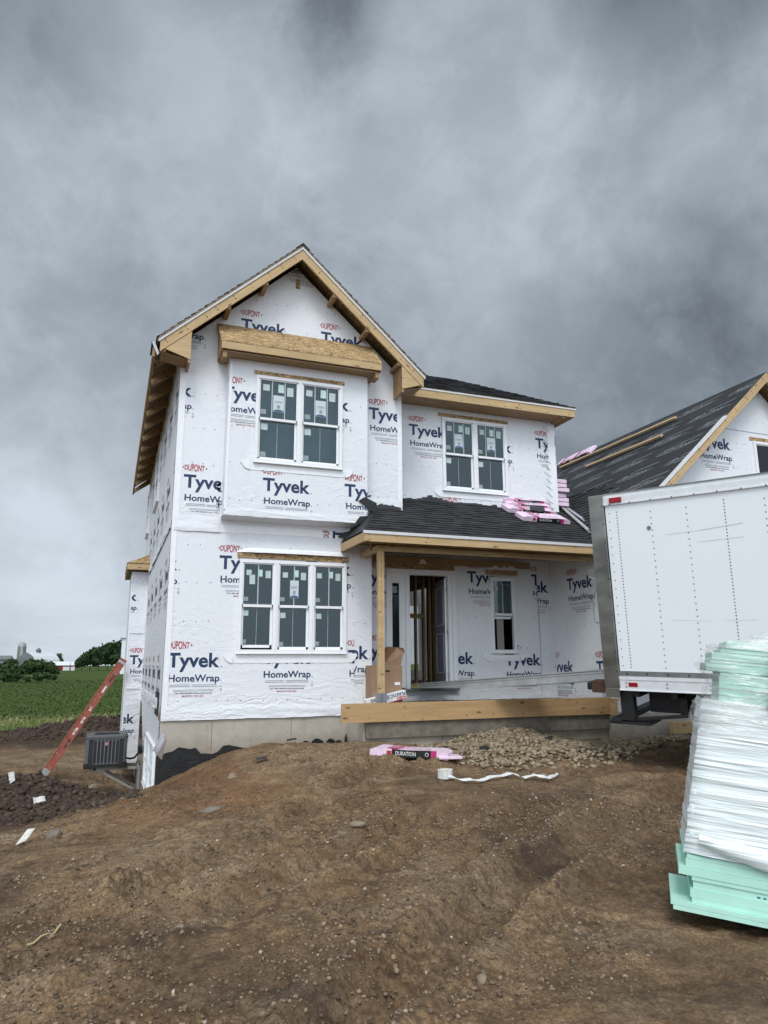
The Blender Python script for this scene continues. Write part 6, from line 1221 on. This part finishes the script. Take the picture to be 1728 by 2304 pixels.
# ------------------------------------------------------------ ladder
Yl = 7.05; A_ = Vector(onY(100, 1742, Yl)); B_ = Vector(onY(279, 1483, Yl)); x_ = (B_-A_); Ll = x_.length; x_.normalize(); y_ = Vector((0, 1, 0)); z_ = x_.cross(y_); z_ = z_ if z_.z > 0 else -z_; y_ = z_.cross(x_)
ld = thing('ladder', 'orange fibreglass extension ladder leaning against the wrapped side bay', 'ladder'); ld.matrix_world = frameM(A_, x_, y_, z_)
for s in (0, .40):
    m_ = MB(); m_.box((.06, s-.004, -.085), (Ll, s+.004, .085), 'ladder_orange'); m_.box((.06, s-.02, .078), (Ll, s+.012, .088), 'ladder_edge'); m_.box((.06, s-.02, -.088), (Ll, s+.012, -.080), 'ladder_orange')
    if s == 0:
        n = int(Ll/.305); F_ = ((0, s-.006, 0), tuple((1, 0, 0)), (0, 0, 1), (0, -1, 0))
        for i in range(n+1):
            for dz in (.03, -.035):
                x0_ = .20+i*.305+(.0 if dz > 0 else -.03)
                if x0_ < Ll-.05: m_.disc((x0_, s-.021, dz), (1, 0, 0), (0, 0, 1), .022, 'ladder_ring', 12); m_.disc((x0_, s-.0225, dz), (1, 0, 0), (0, 0, 1), .012, 'vinyl_shadow', 10)
        for x0_, nm in ((.66, 'WERNER'), (Ll-.62, 'WERNER')): label_text(m_, nm, .055, .24, (x0_, -.055), F_, 'ink_black', .02, .004)
        for x0_, w_ in ((1.0, .18), (1.3, .16), (1.62, .10), (Ll-.9, .17)): m_.box((x0_, s-.009, -.045), (x0_+w_, s-.006, .0), 'tape_white')
        m_.box((Ll-.12, s-.026, -.088), (Ll-.06, s-.02, .088), 'alu')
    obj('side_rail', m_, ld)
for i in range(int(Ll/.305)): obj('rung', MB().tube([(.20+i*.305, 0, -.0), (.20+i*.305, .40, 0)], .016, 'alu', 8), ld)
for s in (-.01, .40): obj('ladder_foot', MB().box((-.05, s-.03, -.08), (.12, s+.02, .08), 'alu').box((-.07, s-.035, -.09), (-.03, s+.03, .09), 'rubber'), ld, .005)
# ------------------------------------------------------------ tape roll with a trailing strip
pr_ = onZ(1003, 1755, -.5); z0_ = th(pr_[0], pr_[1]); tr_ = thing('tape_roll', 'used roll of white flashing tape unrolled across the mud', 'tape roll', (pr_[0], pr_[1], z0_+.07))
m_ = MB(); n = 28
for i in range(n):
    a0, a1 = 2*math.pi*i/n, 2*math.pi*(i+1)/n; ro, ri = .09*(1+.06*math.sin(a0*3)), .05; ro2 = .09*(1+.06*math.sin(a1*3))
    for (ra, za, rb, zb_, rc, rd) in (): pass
    P_ = lambda r0, a, z: (r0*math.cos(a), r0*math.sin(a)*.9, z)
    m_.poly([P_(ro, a0, -.06), P_(ro2, a1, -.06), P_(ro2, a1, .04), P_(ro, a0, .04)], 'tape_white'); m_.poly([P_(ro, a0, .04), P_(ro2, a1, .04), P_(ri, a1, .03), P_(ri, a0, .03)], 'tape_white'); m_.poly([P_(ri, a0, .03), P_(ri, a1, .03), P_(ri, a1, -.05), P_(ri, a0, -.05)], 'yellow')
obj('roll', m_, tr_)
m_ = MB(); pp = [onZ(x, y, -.5) for x, y in ((1006, 1757), (1040, 1761), (1075, 1762), (1110, 1756), (1150, 1749), (1178, 1757), (1205, 1752), (1232, 1753), (1254, 1742))]; rows = []
pts_ = [pp[0]+(pp[1]-pp[0])*0]
for a, b in zip(pp, pp[1:]):
    for t_ in np.linspace(0, 1, 7)[1:]: pts_.append(a+(b-a)*t_)
for i, p in enumerate(pts_):
    tw = math.sin(i*.55)*.5; w_ = .035; z_ = max(th(p[0]+dx_, p[1]+dy_) for dy_ in (-.1, -.05, 0, .05) for dx_ in (-.05, 0, .05))+.055+.006*math.sin(i*.8); rows.append(((p[0]-pr_[0], p[1]-pr_[1]-.035, z_-z0_-.095), (p[0]-pr_[0]+.02*math.sin(i), p[1]-pr_[1]+.005, z_-z0_-.085+.016*(.6+.5*math.cos(tw*3+i*.3)))))
for a, b in zip(rows, rows[1:]): m_.poly([a[0], b[0], b[1], a[1]], 'tape_white')
obj('loose_strip', m_, tr_)
for px, py, nm in ((1089, 1692, 'small black felt scrap lying on the gravel heap'), (1236, 1677, 'thin dark scrap on the gravel heap towards the truck'), (655, 1679, 'dark felt scrap on top of the mound near the concrete'), (588, 1702, 'little dark scrap on the mound left of the other felt scraps')):
    p = onZ(px, py, -.42); z_ = th(p[0], p[1]); s = .09; T(obj('felt_scrap', MB().poly([(-s, -s*.6, .03), (s*.8, -s*.7, .05), (s, s*.6, .07), (-s*.6, s*.7, .05)], 'felt_black'), loc=(p[0], p[1], z_)), nm, 'scrap')
# ------------------------------------------------------------ farm and trees in the distance
def tree(name, px, py_base, dist, h, wdt, label, mat='leaf_dark', n=900, group='trees and bushes by the farm', trunk=True, lobes=7, leaf=None, squash=1.):
    p = CAM+ray(px, 1495)/np.linalg.norm(ray(px, 1495)[:2])*dist; x, y = p[0], p[1]; z0 = -1.72; t = thing(name, label, 'tree' if trunk else 'bush', (x, y, z0), 0, group)
    rr = np.random.default_rng(int(px*13+dist)); lobe = [(rr.uniform(-.34, .34)*wdt, rr.uniform(-.3, .3)*wdt, h*rr.uniform(.38 if trunk else .25, .78), wdt*rr.uniform(.20, .33)) for _ in range(lobes)]
    mb = MB(); k = mb.mi(mat); lf = leaf or wdt*.055
    for i in range(n):
        lx, ly, lz, r_ = lobe[i % lobes]; d = rr.normal(0, 1, 3); d /= np.linalg.norm(d); q = np.array([lx, ly, lz])+d*r_*rr.uniform(.72, 1.08)*np.array([1, 1, h/wdt*.75*squash]); q[2] = min(max(q[2], .03*h), h)
        u_ = rr.normal(0, 1, 3); u_ /= np.linalg.norm(u_); v_ = np.cross(u_, rr.normal(0, 1, 3)); v_ /= np.linalg.norm(v_); s = lf*rr.uniform(.6, 1.5); j = len(mb.v)
        mb.v += [tuple(q-u_*s), tuple(q+v_*s*.7), tuple(q+u_*s), tuple(q-v_*s*.7)]; mb.f.append((j, j+1, j+2, j+3)); mb.m.append(k)
    for lx, ly, lz, r_ in lobe:      # dark inner mass so that gaps stay small
        base = len(mb.v); ph = [(r_*.72*math.cos(a)*math.cos(b_)+lx, r_*.72*math.sin(a)*math.cos(b_)+ly, r_*.72*h/wdt*.75*squash*math.sin(b_)+lz) for b_ in np.linspace(-1.4, 1.4, 6) for a in np.linspace(0, 2*math.pi, 9)[:-1]]
        mb.v += ph
        for i in range(5):
            for j in range(8): mb.f.append((base+i*8+j, base+i*8+(j+1) % 8, base+(i+1)*8+(j+1) % 8, base+(i+1)*8+j)); mb.m.append(k)
    obj('crown', mb, t)
    tk = MB(); tk.tube([(0, 0, -.1), (0, 0, h*.25), (wdt*.02, 0, h*.5)], wdt*.022, 'bark', 7, r2=wdt*.008)
    for lx, ly, lz, r_ in lobe[:4]: tk.tube([(0, 0, h*.22), (lx*.6, ly*.6, lz*.8)], wdt*.010, 'bark', 5, r2=wdt*.004)
    obj('trunk', tk, t)
S3 = lambda px_h, dist: px_h*dist/1700.
for px, hpx, wpx, dist, nm in ((272, 66, 56, 330, 'tall dark tree in the wood next to the house corner'), (243, 62, 44, 335, 'tall round dark tree in the wood with gaps in its crown'), (222, 56, 44, 320, 'dark tree in the middle of the wood'), (203, 46, 40, 325, 'lower dark tree sloping down to the barn side of the wood'), (184, 38, 34, 318, 'leftmost dark tree of the wood, nearest the red barn')):
    tree('tree', px, 1503, dist, S3(hpx, dist), S3(wpx, dist), nm, n=1500, lobes=10)
tree('tree', 128, 1487, 420, S3(34, 420), S3(26, 420), 'small round dark tree behind the long barn roof', n=600)
for i, (px, hpx, wpx, dist, nm) in enumerate(((8, 34, 50, 150, 'bushy tree at the left edge of the photo'), (30, 42, 34, 155, 'pointed bushy tree below the silo'), (52, 34, 36, 152, 'bushy tree between silo and gothic barn'), (78, 44, 44, 158, 'tallest bushy tree in the hedge, in front of the white barn roof'), (104, 38, 40, 156, 'bushy tree at the barn end of the hedge'), (122, 28, 24, 160, 'last low bushy tree of the hedge before the red barn'))):
    tree('hedge_tree', px, 1510, dist, S3(hpx, dist), S3(wpx, dist), nm, 'leaf_mid', 1000, lobes=9)
for px, hpx, wpx, dist, nm in ((14, 20, 36, 120, 'low round bush in front of the hedge at the left'), (38, 20, 26, 122, 'low round bush second from the left'), (62, 15, 18, 118, 'small isolated bush in the crop edge'), (98, 24, 36, 121, 'widest low bush in front of the hedge'), (122, 16, 20, 124, 'low bush at the right end of the hedge')):
    tree('bush', px, 1518, dist, S3(hpx, dist), S3(wpx, dist), nm, 'leaf_mid', 700, group='low bushes at the field edge', trunk=False, lobes=6)
def far(px, dist): r = ray(px, 1495); return CAM+r/np.linalg.norm(r[:2])*dist
def zpx(py, dist, px=100): return CAM[2]+(1493-py)*dist/1700.
D_ = 400; sl_ = thing('silo', 'tall grey farm silo with a rounded metal dome', 'silo', (*far(46, D_)[:2], -1.7)); rs = S3(8.2, D_); hz = zpx(1456, D_)+1.7; hd = zpx(1447, D_)+1.7
m_ = MB().tube([(0, 0, 0), (0, 0, hz)], rs, 'silo_stave', 28); 
for i in range(16): m_.tube([(0, 0, hz*.3+i*hz*.043), (0, 0, hz*.3+i*hz*.043+.12)], rs*1.01, 'barn_grey', 28, False)
obj('stave_wall', m_, sl_); m_ = MB(); k = m_.mi('silo_dome'); 
for i in range(8):
    b0, b1 = math.pi/2*i/8, math.pi/2*(i+1)/8
    for j in range(28): a0, a1 = 2*math.pi*j/28, 2*math.pi*(j+1)/28; m_.poly([(rs*math.cos(b0)*math.cos(a0), rs*math.cos(b0)*math.sin(a0), hz+(hd-hz)*math.sin(b0)), (rs*math.cos(b0)*math.cos(a1), rs*math.cos(b0)*math.sin(a1), hz+(hd-hz)*math.sin(b0)), (rs*math.cos(b1)*math.cos(a1), rs*math.cos(b1)*math.sin(a1), hz+(hd-hz)*math.sin(b1)), (rs*math.cos(b1)*math.cos(a0), rs*math.cos(b1)*math.sin(a0), hz+(hd-hz)*math.sin(b1))], 'silo_dome')
obj('dome', m_, sl_, smooth=True); obj('chute', MB().box((-.4, -rs-.5, 0), (.7, -rs+.2, hz), 'silo_dome'), sl_)
e1 = far(57, 395); e2 = far(114, 410); ux_ = Vector((e2-e1)[:2]).normalized(); Lg = Vector((e2-e1)[:2]).length; vy = Vector((-ux_.y, ux_.x)); Mb = Matrix(((ux_.x, vy.x, 0, e1[0]), (ux_.y, vy.y, 0, e1[1]), (0, 0, 1, -1.7), (0, 0, 0, 1)))
bn = thing('gothic_barn', 'big barn with a curved white roof and a small cupola behind the hedge', 'barn'); bn.matrix_world = Mb
hr = zpx(1468, 400)+1.7; hw_ = 5.5; arch = [(-hw_*math.cos(t_)**.85 if t_ < math.pi/2 else hw_*abs(math.cos(t_))**.85, .35*hr+.65*hr*math.sin(t_)) for t_ in np.linspace(0, math.pi, 15)]
arch = [(-hw_, .35*hr), (-hw_*.9, .58*hr), (-hw_*.66, .78*hr), (-hw_*.33, .93*hr), (0, hr), (hw_*.33, .93*hr), (hw_*.66, .78*hr), (hw_*.9, .58*hr), (hw_, .35*hr)]
m_ = MB()
for (a0, z0_), (a1, z1_) in zip(arch, arch[1:]): m_.poly([(0, a0, z0_), (Lg, a0, z0_), (Lg, a1, z1_), (0, a1, z1_)], 'barn_white')
obj('roof', m_, bn); m_ = MB(); m_.poly([(0, -hw_, 0)]+[(0, a, z_) for a, z_ in arch]+[(0, hw_, 0)], 'barn_grey'); m_.poly([(Lg, -hw_, 0)]+[(Lg, a, z_) for a, z_ in arch]+[(Lg, hw_, 0)], 'barn_grey'); m_.box((0, -hw_, 0), (Lg, -hw_+.1, .35*hr), 'barn_white'); m_.box((0, hw_-.1, 0), (Lg, hw_, .35*hr), 'barn_white'); obj('wall', m_, bn)
cx = Lg*.46; m_ = MB().box((cx-.8, -.8, hr-.2), (cx+.8, .8, hr+1.1), 'barn_grey'); m_.poly([(cx-1.1, -1.1, hr+1.1), (cx+1.1, -1.1, hr+1.1), (cx, 0, hr+2.4)], 'barn_grey'); m_.poly([(cx-1.1, 1.1, hr+1.1), (cx+1.1, 1.1, hr+1.1), (cx, 0, hr+2.4)], 'barn_grey'); m_.poly([(cx-1.1, -1.1, hr+1.1), (cx-1.1, 1.1, hr+1.1), (cx, 0, hr+2.4)], 'barn_grey'); m_.poly([(cx+1.1, -1.1, hr+1.1), (cx+1.1, 1.1, hr+1.1), (cx, 0, hr+2.4)], 'barn_grey'); obj('cupola', m_, bn)
e1 = far(114, 350); e2 = far(171, 352); ux_ = Vector((e2-e1)[:2]).normalized(); Lg = Vector((e2-e1)[:2]).length; vy = Vector((-ux_.y, ux_.x)); Mb = Matrix(((ux_.x, vy.x, 0, e1[0]), (ux_.y, vy.y, 0, e1[1]), (0, 0, 1, -1.7), (0, 0, 0, 1)))
rb = thing('red_barn', 'long low red barn with white doors and a pale metal roof', 'barn'); rb.matrix_world = Mb; ze = zpx(1494.5, 350)+1.7; zr_ = zpx(1486.5, 350)+1.7
obj('wall', MB().box((0, 0, -.1), (Lg, 9, ze), 'barn_red'), rb); obj('roof', MB().poly([(-.3, -.4, ze-.05), (Lg+.3, -.4, ze-.05), (Lg+.3, 4.5, zr_), (-.3, 4.5, zr_)], 'barn_white').poly([(-.3, 9.4, ze-.05), (Lg+.3, 9.4, ze-.05), (Lg+.3, 4.5, zr_), (-.3, 4.5, zr_)], 'barn_white').poly([(0, 0, ze-.1), (0, 9, ze-.1), (0, 4.5, zr_-.05)], 'barn_red').box((Lg*.76, -.45, ze-.05), (Lg*.775, -.35, zr_-.2), 'barn_red'), rb)
for a, b in ((.49, .75), (.80, .96)): obj('door', MB().box((Lg*a, -.08, 0), (Lg*b, -.02, ze*.72), 'barn_white'), rb)
p = far(5, 390); m_ = MB().box((-5, 0, 0), (3, 8, zpx(1482, 390)+1.7), 'barn_grey'); gb_ = thing('grey_shed', 'dark grey shed roof at the left edge of the farm', 'shed', (p[0], p[1], -1.7)); obj('wall', m_, gb_); h1 = zpx(1482, 390)+1.7; h2 = zpx(1474, 390)+1.7; obj('roof', MB().poly([(-6, -.5, h1), (3.4, -.5, h1), (3.4, 4, h2), (-6, 4, h2)], 'barn_grey').poly([(-6, 8.5, h1), (3.4, 8.5, h1), (3.4, 4, h2), (-6, 4, h2)], 'barn_grey').poly([(3.2, 0, h1), (3.2, 8, h1), (3.2, 4, h2)], 'barn_grey'), gb_)
# pale house far behind the trees, only its top floor showing past the wrapped bay
p = far(281, 210); h0, h1, h2 = [zpx(q, 210)+1.7 for q in (1455, 1436, 1430)]; hs_ = thing('far_house', 'pale upper floor of a distant house rising behind the dark trees', 'house', (p[0], p[1], -1.7))
m_ = MB().box((-1.1, 0, 0), (5, 6, h1), 'barn_white'); obj('wall', m_, hs_); obj('roof', MB().box((-1.6, -.6, h1), (5.4, 6.5, h1+.3), 'barn_white').tube([(-.2, 0, h1+.2), (0, 0, h2+.1), (.9, 0, h2+.2), (2, 0, h2+.2)], .08, 'barn_grey', 6), hs_)
for a in (.35, 1.6): 
    for z_ in (h1-.95, h1-2.0): obj('window', MB().box((a, -.05, z_-.35), (a+.6, -.01, z_+.25), 'barn_grey'), hs_)
